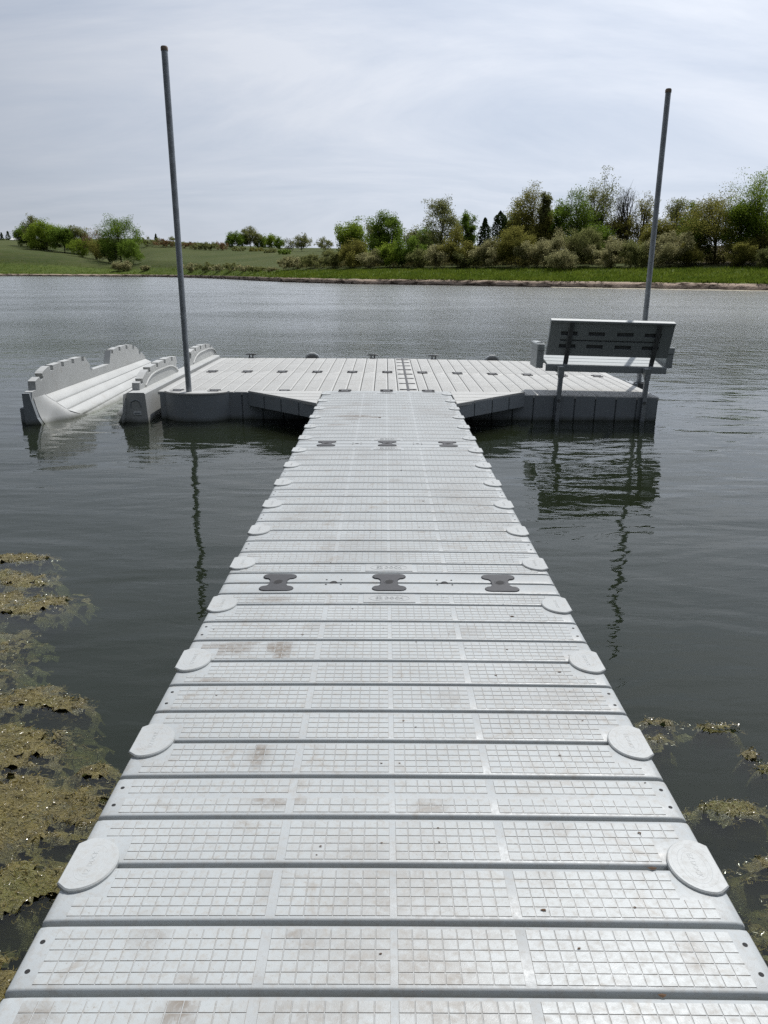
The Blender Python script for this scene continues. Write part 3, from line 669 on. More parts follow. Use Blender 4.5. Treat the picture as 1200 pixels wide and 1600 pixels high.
# ------------------------------------------------------------------ bench
def bench():
    B = T((2.655, YD - 0.004, -0.050)) @ rot(0.024, 'Y')
    root = thing('bench', 'grey bench with dark slotted back facing the lake, on the platform edge', 'bench', B)
    HW = 0.735
    # backrest: leans back towards the walkway
    bk = T((0, 0.115, 0.455)) @ rot(R(17), 'X')
    m = MB(); H = 0.415
    m.box(-HW, HW, 0.030, 0.055, 0, H)
    slots = [(-0.60, -0.40), (-0.27, -0.07), (0.07, 0.27), (0.40, 0.60)]
    rows = [(0.095, 0.145), (0.255, 0.305)]
    zs = [0, 0.095, 0.145, 0.187, 0.203, 0.255, 0.305, H]
    for za, zb in ((0, 0.095), (0.145, 0.185), (0.205, 0.255), (0.305, H)): m.box(-HW, HW, 0.0, 0.031, za, zb)
    for za, zb in rows:
        xs = [-HW] + [v for s in slots for v in s] + [HW]
        for k in range(0, len(xs), 2): m.box(xs[k], xs[k + 1], 0.0005, 0.0305, za - 0.0005, zb + 0.0005)
    m.box(-HW, -0.60, 0.0006, 0.0306, 0.183, 0.207); m.box(0.60, HW, 0.0006, 0.0306, 0.183, 0.207)
    o = m.build('backrest', M_bench, root); o.matrix_local = bk
    for za, zb in rows:
        for xa, xb in slots:
            m = MB(); m.box(xa + 0.002, xb - 0.002, 0.022, 0.0295, za + 0.002, zb - 0.002); m.build('slot', M_slot_shade, o)
    m = MB(); m.box(-HW - 0.004, HW + 0.004, -0.012, 0.060, H + 0.001, H + 0.026, 0, 0.005); m.build('top_rail', M_bench, o)
    # seat slats, sloping back
    for k in range(3):
        y0 = 0.10 + k * 0.157; z0 = 0.352 + 0.14 * (y0 - 0.10)
        m = MB(); m.box(-HW + 0.02, HW - 0.02, 0, 0.150, -0.03, 0, 0, 0.004); so = m.build('seat_slat', M_bench, root); so.location = (0, y0, z0); so.rotation_euler.x = 0.135
    m = MB(); m.box(-HW, HW, 0.080, 0.098, 0.268, 0.345, 0, 0.004); m.build('seat_rail', M_bench, root)
    m = MB(); m.box(-HW, HW, 0.57, 0.59, 0.31, 0.40, 0, 0.004); m.build('seat_rail', M_bench, root)
    # arms with cup holder
    for s in (-1, 1):
        x0, x1 = (-HW - 0.105, -HW - 0.008) if s < 0 else (HW + 0.008, HW + 0.105)
        m = MB(); m.box(x0, x1, 0.17, 0.60, 0.505, 0.585, 0, 0.012)
        ao = m.build('armrest', M_bench, root)
        m = MB(); m.box(x0 + 0.006, x1 - 0.006, 0.18, 0.585, 0.29 if s < 0 else 0.33, 0.505, 0, 0.006); m.build('arm_support', M_bench, ao)
        m = MB(); cx = (x0 + x1) / 2; n = 20
        rings = [[(cx + rr * math.cos(2 * math.pi * k / n), 0.26 + rr * math.sin(2 * math.pi * k / n), zz) for k in range(n)] for rr, zz in ((0.044, 0.586), (0.042, 0.592), (0.037, 0.592), (0.035, 0.587))]
        m.loft(rings, 0, False); m.build('cup_rim', M_bench, ao, smooth=40)
        m = MB(); m.tube([(cx, 0.26, 0.584), (cx, 0.26, 0.5885)], 0.0355, 20); m.build('cup_hole', M_hole, ao)
    for x in (-0.49, 0.555):
        m = MB(); m.box(x - 0.028, x + 0.028, -0.020, -0.002, -0.20, H + 0.012, 0, 0.003); so = m.build('back_support', M_bar, root); so.matrix_local = bk
        m = MB(); m.tube([(x, -0.022, H - 0.03), (x, -0.014, H - 0.03)], 0.013, 10); m.tube([(x, -0.022, 0.05), (x, -0.014, 0.05)], 0.013, 10); b2 = m.build('bolt_pair', M_bar, so)
    for x in (-0.565, 0.475):
        m = MB(); m.box(x - 0.026, x + 0.026, -0.040, 0.012, -0.80, 0.30, 0, 0.004); lo = m.build('leg', M_gal, root)
        m = MB(); m.tube([(x, -0.049, -0.07), (x, -0.0395, -0.07)], 0.020, 12); m.build('bolt_head', M_bar, lo, smooth=40)
        m = MB(); m.prism([(-0.03, 0.20), (0.075, 0.285), (0.075, 0.335), (-0.045, 0.335)], x - 0.034, x + 0.034, 'x'); m.build('bracket', M_bench, root)
        m = MB(); m.box(x - 0.02, x + 0.02, 0.012, 0.57, 0.25, 0.29); m.build('seat_bearer', M_gal, root)
bench()

# ------------------------------------------------------------------ drive-on watercraft lift
def notch_profile(pts, step=0.34, wd=0.085, dp=0.060, base=-0.42):
    """top outline (Y,z) -> closed polygon with square notches cut in its top edge"""
    P = [np.array(p, float) for p in pts]; seg = [np.linalg.norm(P[i + 1] - P[i]) for i in range(len(P) - 1)]; tot = sum(seg); cum = [0] + list(np.cumsum(seg))
    def at(s):
        s = min(max(s, 0), tot); i = min(max(int(np.searchsorted(cum, s) - 1), 0), len(P) - 2); f = (s - cum[i]) / max(1e-9, seg[i])
        t = (P[i + 1] - P[i]) / max(1e-9, seg[i]); return P[i] + (P[i + 1] - P[i]) * f, np.array((t[1], -t[0]))
    marks = [(s, 0) for s in cum]
    k = step * 0.5
    cuts = []
    while k < tot: 
        q, nn = at(k)
        if q[1] > 0.06: cuts.append(k)
        k += step
    out_ = []; s_list = sorted([c for c in cum if not any(abs(c - q) < wd / 2 for q in cuts)] + [q + e for q in cuts for e in (-wd / 2, wd / 2)])
    for s in s_list:
        hit = [q for q in cuts if abs(abs(s - q) - wd / 2) < 1e-6]
        p, _ = at(s)
        if hit:
            q = hit[0]; c, nn = at(q); nn = nn if nn[1] < 0 else -nn
            if s < q: out_ += [p, p + nn * dp]
            else: out_ += [p + nn * dp, p]
        else: out_.append(p)
    poly = [(out_[0][0], base)] + [tuple(p) for p in out_] + [(out_[-1][0], base)]
    return poly[::-1]
def port():
    root = thing('watercraft_lift', 'pale drive-on watercraft lift with notched side walls, left of the platform', 'boat lift', T((0, 0, 0)))
    lw = [(8.95, -0.10), (8.98, 0.02), (9.09, 0.03), (9.10, 0.13), (9.25, 0.17), (9.36, 0.22), (9.50, 0.254), (9.87, 0.262), (10.26, 0.262), (10.62, 0.262), (10.70, 0.25), (10.96, 0.045), (11.63, 0.045), (11.75, 0.235), (12.04, 0.25), (12.43, 0.25), (12.72, 0.235), (12.93, 0.185), (13.13, 0.10), (13.40, -0.02)]
    m = MB(); m.prism(notch_profile(lw), -4.235, -4.145, 'x'); m.build('side_wall', M_port, root)
    m = MB(); m.box(-4.345, -4.236, 9.03, 13.3, -0.75, -0.17, 0, 0.012); m.build('side_float', M_side_shade, root)
    m = MB(); m.prism([(-4.245, -0.7), (-3.95, -0.7), (-4.02, -0.42), (-4.10, -0.28), (-4.145, -0.08), (-4.16, 0.01), (-4.245, 0.01)], 8.93, 8.99, 'y'); m.build('end_plate', M_side_shade, root)
    # cradle floor: long planks sloping into the keel valley
    def fz(x, y):
        u = (x + 4.14) / 0.56
        z = -0.055 - 0.40 * u + (y - 11.0) * 0.050 * u
        return z
    def blend_len(x): return float(np.interp(x, [-4.143, -3.87, -3.58], [0.30, 0.38, 1.15]))
    nx = 5
    for k in range(nx):
        x0, x1 = -4.143 + k * 0.56 / nx + 0.004, -4.143 + (k + 1) * 0.56 / nx - 0.004
        rings = []
        for t in np.linspace(0, 1, 12):
            row_ = []
            for x, dz in ((x0, -0.06), (x1, -0.06), (x1, -0.007), (x1 - 0.010, 0), (x0 + 0.010, 0), (x0, -0.007)):
                yb = 9.0 + blend_len(x); y = yb + (13.35 - yb) * t; row_.append((x, y, fz(x, y) + dz))
            rings.append(row_)
        m = MB(); m.loft(rings); m.build('floor_plank', M_port, root, smooth=35)
    # smooth entry scoop at the near end, one each side of the keel
    def scoop(xs, prof, back, length):
        m = MB(); rings = []
        for t in np.linspace(0, 1, 12):
            e = t * t * (3 - 2 * t); rings.append([(x, 9.0 + length(x) * t, prof(x) * (1 - e) + back(x, 9.0 + length(x)) * e) for x in xs])
        m.loft(rings, 0, False, closed=False)
        low = [[(x, y, z - 0.05) for x, y, z in r] for r in rings]; m.loft(low[::-1], 0, False, closed=False)
        m.loft([rings[0], low[0]], 0, False, closed=False)
        m.build('entry_scoop', M_port, root, smooth=50)
    scoop(np.concatenate([np.linspace(-4.143, -3.95, 12), np.linspace(-3.92, -3.58, 10)]), lambda x: -0.05 - 0.37 * (1 - math.exp(-(x + 4.143) / 0.055)) - 0.9 * max(0, (x + 4.03) / 0.44), lambda x, y: fz(x, y) - 0.004, blend_len)
    def gz(x, y): return -0.47 + (x + 3.58) * 0.98 + (y - 11) * 0.03 * max(0, (-3.2 - x) / 0.4)
    for k in range(3):
        x0, x1 = -3.58 + k * 0.15 + 0.004, -3.58 + (k + 1) * 0.15 - 0.004
        rings = [[(x0, y, gz(x0, y) - 0.06), (x1, y, gz(x1, y) - 0.06), (x1, y, gz(x1, y)), (x0, y, gz(x0, y))] for y in np.linspace(9.75, 13.35, 8)]
        m = MB(); m.loft(rings); m.build('floor_plank', M_port, root, smooth=35)
    scoop(np.concatenate([np.linspace(-3.58, -3.28, 8), np.linspace(-3.26, -3.09, 12)]), lambda x: -0.95 + 0.94 * math.exp(-(-3.09 - x) / 0.10), gz, lambda x: 0.75)
    # right float block beside the dock
    P = [(-3.30, -0.70), (-2.845, -0.70), (-2.845, -0.36), (-2.862, -0.015), (-2.875, 0.0), (-3.06, 0.0), (-3.08, -0.012), (-3.10, -0.12), (-3.15, -0.25), (-3.21, -0.36)]
    m = MB(); m.prism(P, 9.09, 13.42, 'y'); m.build('float_block', M_port, root, smooth=25)
    rw = [(9.30, 0.0), (9.31, 0.085), (9.48, 0.13), (9.60, 0.175), (9.80, 0.220), (10.22, 0.238), (10.69, 0.245), (11.05, 0.225), (11.14, 0.0)]
    for j, prof in enumerate((rw, [(y + 2.48, z) for y, z in [(9.30, 0.0), (9.42, 0.20), (9.77, 0.235), (10.3, 0.235), (10.75, 0.205), (10.95, 0.14), (11.2, 0.04), (11.24, 0.0)]])):
        m = MB(); m.prism(notch_profile(prof, 0.36, 0.085, 0.055, -0.02), -3.075, -2.985, 'x'); ho = m.build('side_hump', M_port, root)
        ya, yb = prof[0][0] + 0.25, prof[-1][0] - 0.05
        arch = [(ya + (yb - ya) * t, 0.02 + 0.115 * (1 - abs(2 * t - 1) ** 4)) for t in np.linspace(0, 1, 13)]
        m = MB(); m.tube([(-2.984, y, z) for y, z in arch], 0.012, 6); m.build('arch_moulding', M_port, ho, smooth=60)
    # near end face details
    m = MB(); n = 20
    pth = [(-2.98 + 0.062 * math.cos(a), 9.088, -0.15 + 0.062 * math.sin(a)) for a in np.linspace(R(-20), R(200), 16)]
    m.tube(pth, 0.006, 6); m.build('round_emboss', M_side_shade, root, smooth=60)
    m = MB(); m.box(-3.015, -2.925, 9.083, 9.092, -0.262, -0.226); po = m.build('name_plate', M_white, root)
    m = MB(); m.box(-3.005, -2.935, 9.081, 9.0835, -0.252, -0.236); m.build('plate_print', M_side_shade, po)
port()

# ------------------------------------------------------------------ algae mats
def algae(name, x0, x1, y0, y1, blobs, step, seed):
    nx, ny = int((x1 - x0) / step), int((y1 - y0) / step)
    gx, gy = np.meshgrid(np.linspace(x0, x1, nx), np.linspace(y0, y1, ny)); X, Y = gx.ravel(), gy.ravel()
    env = np.full(X.shape, -3.0)
    wx = X + 0.16 * fbm(np.stack([X * 2.5, Y * 2.5, 0 * X], -1), 3, seed); wy = Y + 0.16 * fbm(np.stack([X * 2.5, Y * 2.5, 0 * X + 9], -1), 3, seed + 1)
    for bx, by, a, b, k in blobs: env = np.maximum(env, k - 0.15 - 1.5 * (((wx - bx) / a) ** 2 + ((wy - by) / b) ** 2))
    n1_ = fbm(np.stack([X * 4.5, Y * 7, 0 * X], -1), 4, seed + 2); n2 = fbm(np.stack([X * 28, Y * 40, 0 * X], -1), 3, seed + 3); n3 = np.abs(fbm(np.stack([X * 11, Y * 16, 0 * X + 4], -1), 3, seed + 5))
    e2 = env + 1.3 * n1_ - 1.8 * n3 + 0.24
    Z = WZ + np.where(e2 > 0, np.minimum(0.012, 0.016 * e2), np.maximum(0.016 * e2, -0.012 + 0.034 * (e2 + .75))) + 0.007 * n2 + 0.006 * n1_ - 0.006 * n3
    P = np.stack([X, Y, Z], -1); ok = (e2 > -1.45 + 1.7 * n2 + 0.9 * n1_ + 1.0 * n3)
    idx = np.arange(nx * ny).reshape(ny, nx); q = np.stack([idx[:-1, :-1], idx[:-1, 1:], idx[1:, 1:], idx[1:, :-1]], -1).reshape(-1, 4)
    q = q[ok[q].all(1)]
    used = np.unique(q); remap = -np.ones(nx * ny, int); remap[used] = np.arange(len(used))
    me = bpy.data.meshes.new(name); me.from_pydata(P[used].tolist(), [], remap[q].tolist())
    me.polygons.foreach_set('use_smooth', [True] * len(me.polygons)); me.materials.append(M_alg)
    o = tag(place(name, me), kind='stuff')
    # softer growth hanging below the surface
    ok2 = (e2 > -2.2 + 0.9 * n2 + 0.6 * n1_); Z3 = WZ - 0.020 + np.minimum(0.0, 0.040 * e2) + 0.012 * n1_ + 0.006 * n2
    q2 = np.stack([idx[:-1, :-1], idx[:-1, 1:], idx[1:, 1:], idx[1:, :-1]], -1).reshape(-1, 4); q2 = q2[ok2[q2].all(1)]; us = np.unique(q2); rm = -np.ones(nx * ny, int); rm[us] = np.arange(len(us))
    m4 = bpy.data.meshes.new('submerged_algae'); m4.from_pydata(np.stack([X, Y, Z3], -1)[us].tolist(), [], rm[q2].tolist()); m4.polygons.foreach_set('use_smooth', [True] * len(m4.polygons)); m4.materials.append(M_alg)
    tag(place('submerged_algae', m4, o), kind='stuff')
    # loose filaments lying on and just under the surface
    r3 = np.random.default_rng(seed); cand = np.flatnonzero(e2 > -1.5); n = min(26000, len(cand)); c_ = r3.choice(cand, n)
    base = np.stack([X[c_], Y[c_], Z[c_] + 0.003], -1); ang = 0.5 + 0.9 * r3.normal(size=n) + 2.0 * n1_[c_]; ln = r3.uniform(.004, .013, n); wd = r3.uniform(.0004, .0010, n)
    V = []; roll_ = r3.normal(size=n)
    for k in range(4):
        a_ = ang + k * 0.8 * r3.normal(size=n); base = base + (0 if k == 0 else 1) * np.stack([np.cos(a_) * ln, np.sin(a_) * ln * .8, r3.uniform(-.002, .002, n)], -1)
        sd = np.stack([-np.sin(a_) * wd, np.cos(a_) * wd, wd * 0.8 * roll_], -1); V += [base - sd, base + sd]
    V = np.stack(V, 1).reshape(-1, 3); f0 = np.arange(n)[:, None] * 8
    F_ = np.concatenate([np.concatenate([f0 + 2 * k, f0 + 2 * k + 1, f0 + 2 * k + 3, f0 + 2 * k + 2], 1) for k in range(3)])
    # shiny facets added on the mat to catch sun glints, tilted every way
    up = np.flatnonzero((e2 > -0.45) & ok); q = r3.choice(up, min(int(len(up) * .4), 5500)); nq = len(q); C_ = np.stack([X[q], Y[q], np.maximum(Z[q], WZ) + 0.005], -1)
    tl = r3.normal(size=(nq, 2)) * 0.32; sz = r3.uniform(.0010, .0034, nq)[:, None]; an = r3.random(nq) * 6.283
    u_ = np.stack([np.cos(an), np.sin(an), 0 * an], -1); u_[:, 2] = -(u_[:, 0] * tl[:, 0] + u_[:, 1] * tl[:, 1]); w2 = np.stack([-np.sin(an), np.cos(an), 0 * an], -1) * .7; w2[:, 2] = -(w2[:, 0] * tl[:, 0] + w2[:, 1] * tl[:, 1])
    VW = np.stack([C_ - u_ * sz, C_ - w2 * sz, C_ + u_ * sz, C_ + w2 * sz], 1).reshape(-1, 3)
    m3 = bpy.data.meshes.new('glint_facets'); m3.from_pydata(VW.tolist(), [], np.arange(nq * 4).reshape(-1, 4).tolist()); m3.materials.append(M_glint)
    tag(place('glint_facets', m3, o), kind='stuff')
    m2 = bpy.data.meshes.new('algae_filaments'); m2.from_pydata(V.tolist(), [], F_.tolist()); m2.materials.append(M_fil)
    tag(place('algae_filaments', m2, o), kind='stuff')
t = MT('pond_algae')
a1 = t.noise(9, 5, 0.65, 'Pos', dist=1.2); a2 = t.noise(70, 5, 0.7, 'Pos', stretch=(0.6, 1.6, 1), dist=1.5); a3 = t.noise(3.2, 3, 0.5, 'Pos')
c = t.mixc(t.ramp(a1, [(0.3, 0.0), (0.68, 1.0)]), (0.045, 0.038, 0.012), (0.190, 0.155, 0.034))
c = t.mixc(t.math('MULTIPLY', t.ramp(a2, [(0.4, 0.0), (0.65, 1.0)]), 0.55), c, (0.27, 0.215, 0.070))
c = t.mixc(t.ramp(a3, [(0.5, 0.0), (0.72, 0.6)]), c, (0.125, 0.135, 0.024))
c = t.mixc(t.math('MULTIPLY', t.ramp(t.noise(38, 3, 0.6, 'Pos'), [(0.56, 0.0), (0.70, 1.0)]), 0.6), c, (0.035, 0.030, 0.012))
nb = t.bump(a2, 0.9, 0.012); nb = t.bump(t.noise(160, 3, 0.6, 'Pos'), 0.8, 0.004, nb)
M_alg = t.set(c, t.ramp(t.noise(55, 3, 0.6, 'Pos'), [(0.5, 0.42), (0.66, 0.12)]), normal=nb, spec=0.6)
t = MT('glint_gloss'); M_glint = t.set((0.14, 0.12, 0.05), 0.22, spec=1.0)
t = MT('wet_filaments'); M_fil = t.set(t.mixc(t.noise(20, 3, .6, 'Pos'), (0.08, 0.062, 0.016), (0.25, 0.195, 0.05)), 0.20, spec=0.8)
algae('algae_mat', -3.6, -0.80, 1.05, 4.9,
      [(-2.30, 4.55, .16, .10, .9), (-2.22, 4.20, .26, .10, .9), (-2.15, 3.85, .36, .20, .9), (-2.5, 3.8, .35, .25, .8), (-2.2, 3.35, .45, .14, .6), (-2.0, 3.0, .42, .22, .4), (-1.46, 2.85, .22, .12, .7), (-1.68, 2.55, .42, .24, 1.1),
       (-2.1, 2.7, .5, .3, 1.0), (-1.30, 2.18, .42, .22, 1.2), (-1.75, 2.0, .4, .3, 1.2), (-1.12, 1.80, .22, .12, .6), (-1.03, 2.42, .08, .06, .5), (-1.45, 1.62, .3, .15, .4), (-1.08, 1.42, .18, .12, 1.0), (-1.0, 1.18, .12, .12, .7), (-2.6, 3.1, .6, .3, .8)], 0.0125, 31)
algae('algae_mat', 0.86, 2.4, 1.2, 3.1,
      [(1.13, 2.72, .14, .05, .50), (1.01, 2.60, .13, .06, .25), (1.34, 2.68, .07, .04, .15), (1.31, 2.47, .06, .04, .45), (1.35, 2.37, .07, .04, .5), (0.98, 2.19, .12, .04, .45), (1.12, 2.16, .13, .05, .5), (1.30, 2.13, .09, .05, .45), (1.42, 2.2, .14, .06, .35),
       (1.16, 1.92, .16, .07, .35), (1.25, 1.80, .16, .08, .5), (1.14, 1.62, .1, .10, .15), (1.5, 1.95, .2, .10, .35)], 0.011, 57)

# ------------------------------------------------------------------ small litter on the deck
def litter():
    m = MB(); r2 = np.random.default_rng(3)
    spots = [(.518, 1.14, .006), (.611, 1.478, .008), (.506, 2.90, .007), (.60, 2.43, .005), (.44, 2.6, .004), (.37, 2.4, .004), (-.34, 2.72, .004), (.33, 1.35, .005), (.62, 1.6, .004), (-.07, 7.52, .014), (.22, 4.6, .006), (.1, 5.4, .005)]
    spots += [(r2.uniform(-.7, .7), r2.uniform(1.1, 6), r2.uniform(.0015, .0035)) for _ in range(70)]
    for x, y, s in spots:
        z = (0.0134 - 0.0044 * (y - YB) if y > YB else 0.0134 - 0.01135 * (y - YB)) - 0.005 * (x / .762) ** 2 + 0.0022
        if y > YB + 3.05: z = 0.0022
        a = r2.uniform(0, 6.28); n = 6
        m.add([(x + s * (1 if k % 2 else 1.7) * math.cos(a + k * 1.047), y + s * .7 * math.sin(a + k * 1.047), z + r2.uniform(0, .0015)) for k in range(n)] + [(x, y, z + s * .35)], [(k, (k + 1) % n, n) for k in range(n)])
    t = MT('leaf_litter'); tag(m.build('leaf_litter', t.set(t.mixc(t.noise(15, 2, .5, 'Pos'), (0.04, 0.028, 0.018), (0.14, 0.075, 0.035)), 0.9)), kind='stuff')
litter()

# ------------------------------------------------------------------ vegetation
def leaf_mat(name, c0, c1, trans=0.55, scale=0.7):
    c0 = (c0[0] * 2.1, c0[1] * 2.0, c0[2] * 1.8); c1 = (c1[0] * 2.1, c1[1] * 2.0, c1[2] * 1.8)
    t = MT(name); t.n.remove(t.b)
    n = t.noise(scale, 3, 0.6, 'Pos'); nf = t.noise(5.0, 2, 0.6, 'Pos')
    c = t.mixc(t.ramp(n, [(0.35, 0.0), (0.66, 1.0)]), c0, c1)
    c = t.mixc(t.math('MULTIPLY', t.ramp(nf, [(0.4, 0.0), (0.7, 1.0)]), 0.45), c, tuple(v * 1.5 for v in c1))
    d = t.node('ShaderNodeBsdfDiffuse'); tr = t.node('ShaderNodeBsdfTranslucent'); mx = t.node('ShaderNodeMixShader'); mx.inputs[0].default_value = trans
    t.l.new(c, d.inputs[0]); t.l.new(c, tr.inputs[0]); t.l.new(d.outputs[0], mx.inputs[1]); t.l.new(tr.outputs[0], mx.inputs[2]); t.l.new(mx.outputs[0], t.out.inputs['Surface'])
    return t.m
LM = {
 'green': leaf_mat('leaves_green', (0.045, 0.075, 0.014), (0.075, 0.115, 0.020)),
 'bright': leaf_mat('leaves_bright', (0.065, 0.098, 0.014), (0.105, 0.145, 0.022)),
 'grey': leaf_mat('leaves_greygreen', (0.062, 0.073, 0.028), (0.105, 0.115, 0.050)),
 'silver': leaf_mat('leaves_silver', (0.098, 0.104, 0.052), (0.170, 0.168, 0.100)),
 'olive': leaf_mat('leaves_olive', (0.068, 0.072, 0.020), (0.112, 0.112, 0.032)),
 'dark': leaf_mat('needles_dark', (0.020, 0.032, 0.014), (0.034, 0.052, 0.020), 0.15),
 'rust': leaf_mat('leaves_rust', (0.070, 0.048, 0.026), (0.105, 0.075, 0.042)),
}
M_bark = simple('bark', (0.055, 0.045, 0.036), 0.9, var=0.4, scale=3)
def leaves_obj(name, pts, size, mat, parent, rg):
    n = len(pts); s = size * rg.uniform(0.6, 1.35, n)[:, None]
    a = rg.normal(size=(n, 3)); a /= np.linalg.norm(a, axis=1)[:, None]; b = rg.normal(size=(n, 3)); b -= a * (a * b).sum(1)[:, None]; b /= np.linalg.norm(b, axis=1)[:, None]
    V = np.stack([pts - a * s * .5, pts + b * s * .32, pts + a * s * .5, pts - b * s * .32], 1).reshape(-1, 3)
    me = bpy.data.meshes.new(name); me.vertices.add(n * 4); me.vertices.foreach_set('co', V.ravel().astype(np.float32))
    me.loops.add(n * 4); me.loops.foreach_set('vertex_index', np.arange(n * 4, dtype=np.int32))
    me.polygons.add(n); me.polygons.foreach_set('loop_start', np.arange(0, n * 4, 4, dtype=np.int32))
    me.update(calc_edges=True); me.materials.append(mat)
    return place(name, me, parent)
def tree(px, ytop, ybase, wpx, s_off, kind, label, mat, dens=1.0, group=None, name=None, lean=0.0):
    """px, ytop, ybase, wpx: where the plant stands in the view; s_off: metres back from the shoreline"""
    S0 = shore_at(px); ss = np.concatenate([np.arange(1, 60, 0.5), np.arange(60, 330, 4)])
    yy = np.array([yh(px) + (CAM_H - ground_z(px, S0 + q)) * K / (S0 + q) for q in ss]); hit = np.flatnonzero(yy <= ybase)
    d = S0 + (float(ss[hit[0]]) if len(hit) else s_off); k = d / K
    H = (ybase - ytop) * k; Wd = wpx * k * 0.9546 * (1.28 if group in (G_L, G_M) else 1.12); X = d * tan_az(px); zb = zof(px, ybase, d); zg = ground_z(px, d)
    H += max(0, zb - zg) * 0.0; z0 = min(zg, zb) - 0.1 if zg < zb + 1.5 else zb - 0.3
    H += zb - z0
    cat = {'shrub': 'shrub', 'conifer': 'conifer'}.get(kind, 'tree')
    nm = name or {'shrub': 'shrub', 'conifer': 'conifer_tree', 'bare': 'bare_tree', 'sparse': 'tree', 'full': 'tree'}[kind]
    root = thing(nm, label, cat, T((X, d, z0)), group)
    rg = np.random.default_rng(int(abs(px) * 13 + ytop * 7) % 100000)
    m = MB(); pts = []
    px_m = 1 / k * 0.64                    # render pixels per metre at that distance
    ls = np.clip(1.25 / px_m, 0.12, 0.36)   # leaf spray size
    if kind == 'conifer':
        m.tube([(0, 0, 0), (0, 0, H * 0.98)], [H * 0.025, 0.02], 5)
        nl = int(900 * dens * np.clip(H / 6, .3, 2))
        hz = rg.random(nl) ** 1.0; rr = Wd / 2 * (1 - hz) ** 0.6 * (0.35 + 0.65 * rg.random(nl) ** 0.5) * (0.75 + 0.45 * vnoise(np.stack([hz * 9, np.full(nl, px * 1.0), rg.random(nl) * 2.5], -1), 8)); an = rg.random(nl) * 6.283
        P = np.stack([rr * np.cos(an), rr * np.sin(an), H * (0.06 + 0.94 * hz) - 0.10 * rr], -1)
        pts = P; ls *= 1.3
    else:
        if kind == 'shrub': stems, th, cz, rz, nt_ = 5, 0.0, 0.52, 0.48, 34
        elif kind == 'bare': stems, th, cz, rz, nt_ = 3, 0.10, 0.56, 0.46, 60
        elif kind == 'sparse': stems, th, cz, rz, nt_ = 1, 0.14, 0.58, 0.44, 60
        else: stems, th, cz, rz, nt_ = 1, 0.08, 0.52, 0.48, 60
        tips = []
        while len(tips) < nt_:
            u = rg.uniform(-1, 1, 3); q = np.linalg.norm(u)
            if q > 1 or q < 0.25: continue
            wob = 1 + 0.42 * vnoise(np.array([u * 1.7 + px]), 3)[0]
            taper = 1 - (0.35 * max(0, u[2]) if kind != 'shrub' else 0.15 * max(0, u[2]))
            tips.append(np.array([u[0] * Wd / 2 * wob * taper + lean * H * (0.5 + 0.5 * u[2]) * 0.6, u[1] * Wd / 2 * wob * taper, H * (cz + u[2] * rz * min(1.05, wob) * rg.uniform(.85, 1.0))]))
        tr_ = max(0.05, H * 0.018) if kind != 'shrub' else 0.04
        bases = []
        for s in range(stems):
            off = rg.normal(size=2) * (Wd * 0.10 if stems > 1 else 0.02); sp = rg.normal(size=2) * Wd * (0.16 if stems > 1 else 0.03)
            top = np.array([off[0] + sp[0] + lean * H * 0.5, off[1] + sp[1], H * (0.72 if kind != 'shrub' else 0.55)])
            b0 = np.array([off[0], off[1], 0]); md = (b0 + top) / 2 + np.array([*rg.normal(size=2) * Wd * 0.04, 0]) - np.array([lean * H * .1, 0, 0])
            m.tube([b0, md, top], [tr_, tr_ * 0.7, tr_ * 0.3], 5); bases.append((b0, md, top))
        for tp in tips:
            b0, md, top = bases[rg.integers(len(bases))]
            f = np.clip((tp[2] / H - 0.12) * rg.uniform(0.55, 0.9), th, 0.95) / 0.72
            st = b0 + (md - b0) * min(1, 2 * f) if f < 0.5 else md + (top - md) * min(1, 2 * f - 1)
            mid = (st + tp) / 2 + np.array([0, 0, -0.06 * H * rg.random()]) + rg.normal(size=3) * 0.02 * H
            br = tr_ * 0.34
            m.tube([st, mid, tp], [br, br * 0.6, max(0.012, br * 0.2)], 3, caps=False)
            nsub = {'bare': 9, 'sparse': 5, 'shrub': 3}.get(kind, 3)
            for _ in range(nsub):
                e = tp + rg.normal(size=3) * np.array([.085, .085, .085]) * min(H, 1.4 * Wd) * 0.75 + np.array([0, 0, .03 * H]); s0 = mid + (tp - mid) * rg.random()
                m.tube([s0, e], [max(0.014, br * 0.3), 0.008], 3, caps=False); tips_e = e
                if kind != 'bare' or dens > 0.3: pts.append((e, 0.5))
            pts.append((tp, 1.0))
        per = {'bare': 8, 'sparse': 22, 'shrub': 46, 'full': 44}[kind] * dens
        area = np.clip(Wd * H / (ls * ls) / 330, 0.45, 3.5)
        P = []
        for e, wt in pts:
            q = max(1, int(per * wt * area)); sg = (0.045 if kind in ('sparse', 'bare') else 0.070) * min(Wd, H) * rg.uniform(0.6, 1.25) + 0.08
            P.append(e + np.clip(rg.normal(size=(q, 3)), -1.5, 1.5) * np.array([sg, sg, sg * 0.8]))
        pts = np.concatenate(P)
        pts = pts[pts[:, 2] > 0.02 * H]
    m.build('trunk', M_bark, root)
    leaves_obj('crown' if cat != 'shrub' else 'foliage', np.asarray(pts), ls, LM[mat], root, rg)
    return root
G_L = 'trees of the left hillside clump'; G_M = 'trees along the far middle ridge'; G_R = 'trees on the right bank'; G_S = 'shrubs along the right bank'; G_C = 'small conifers on the left skyline'
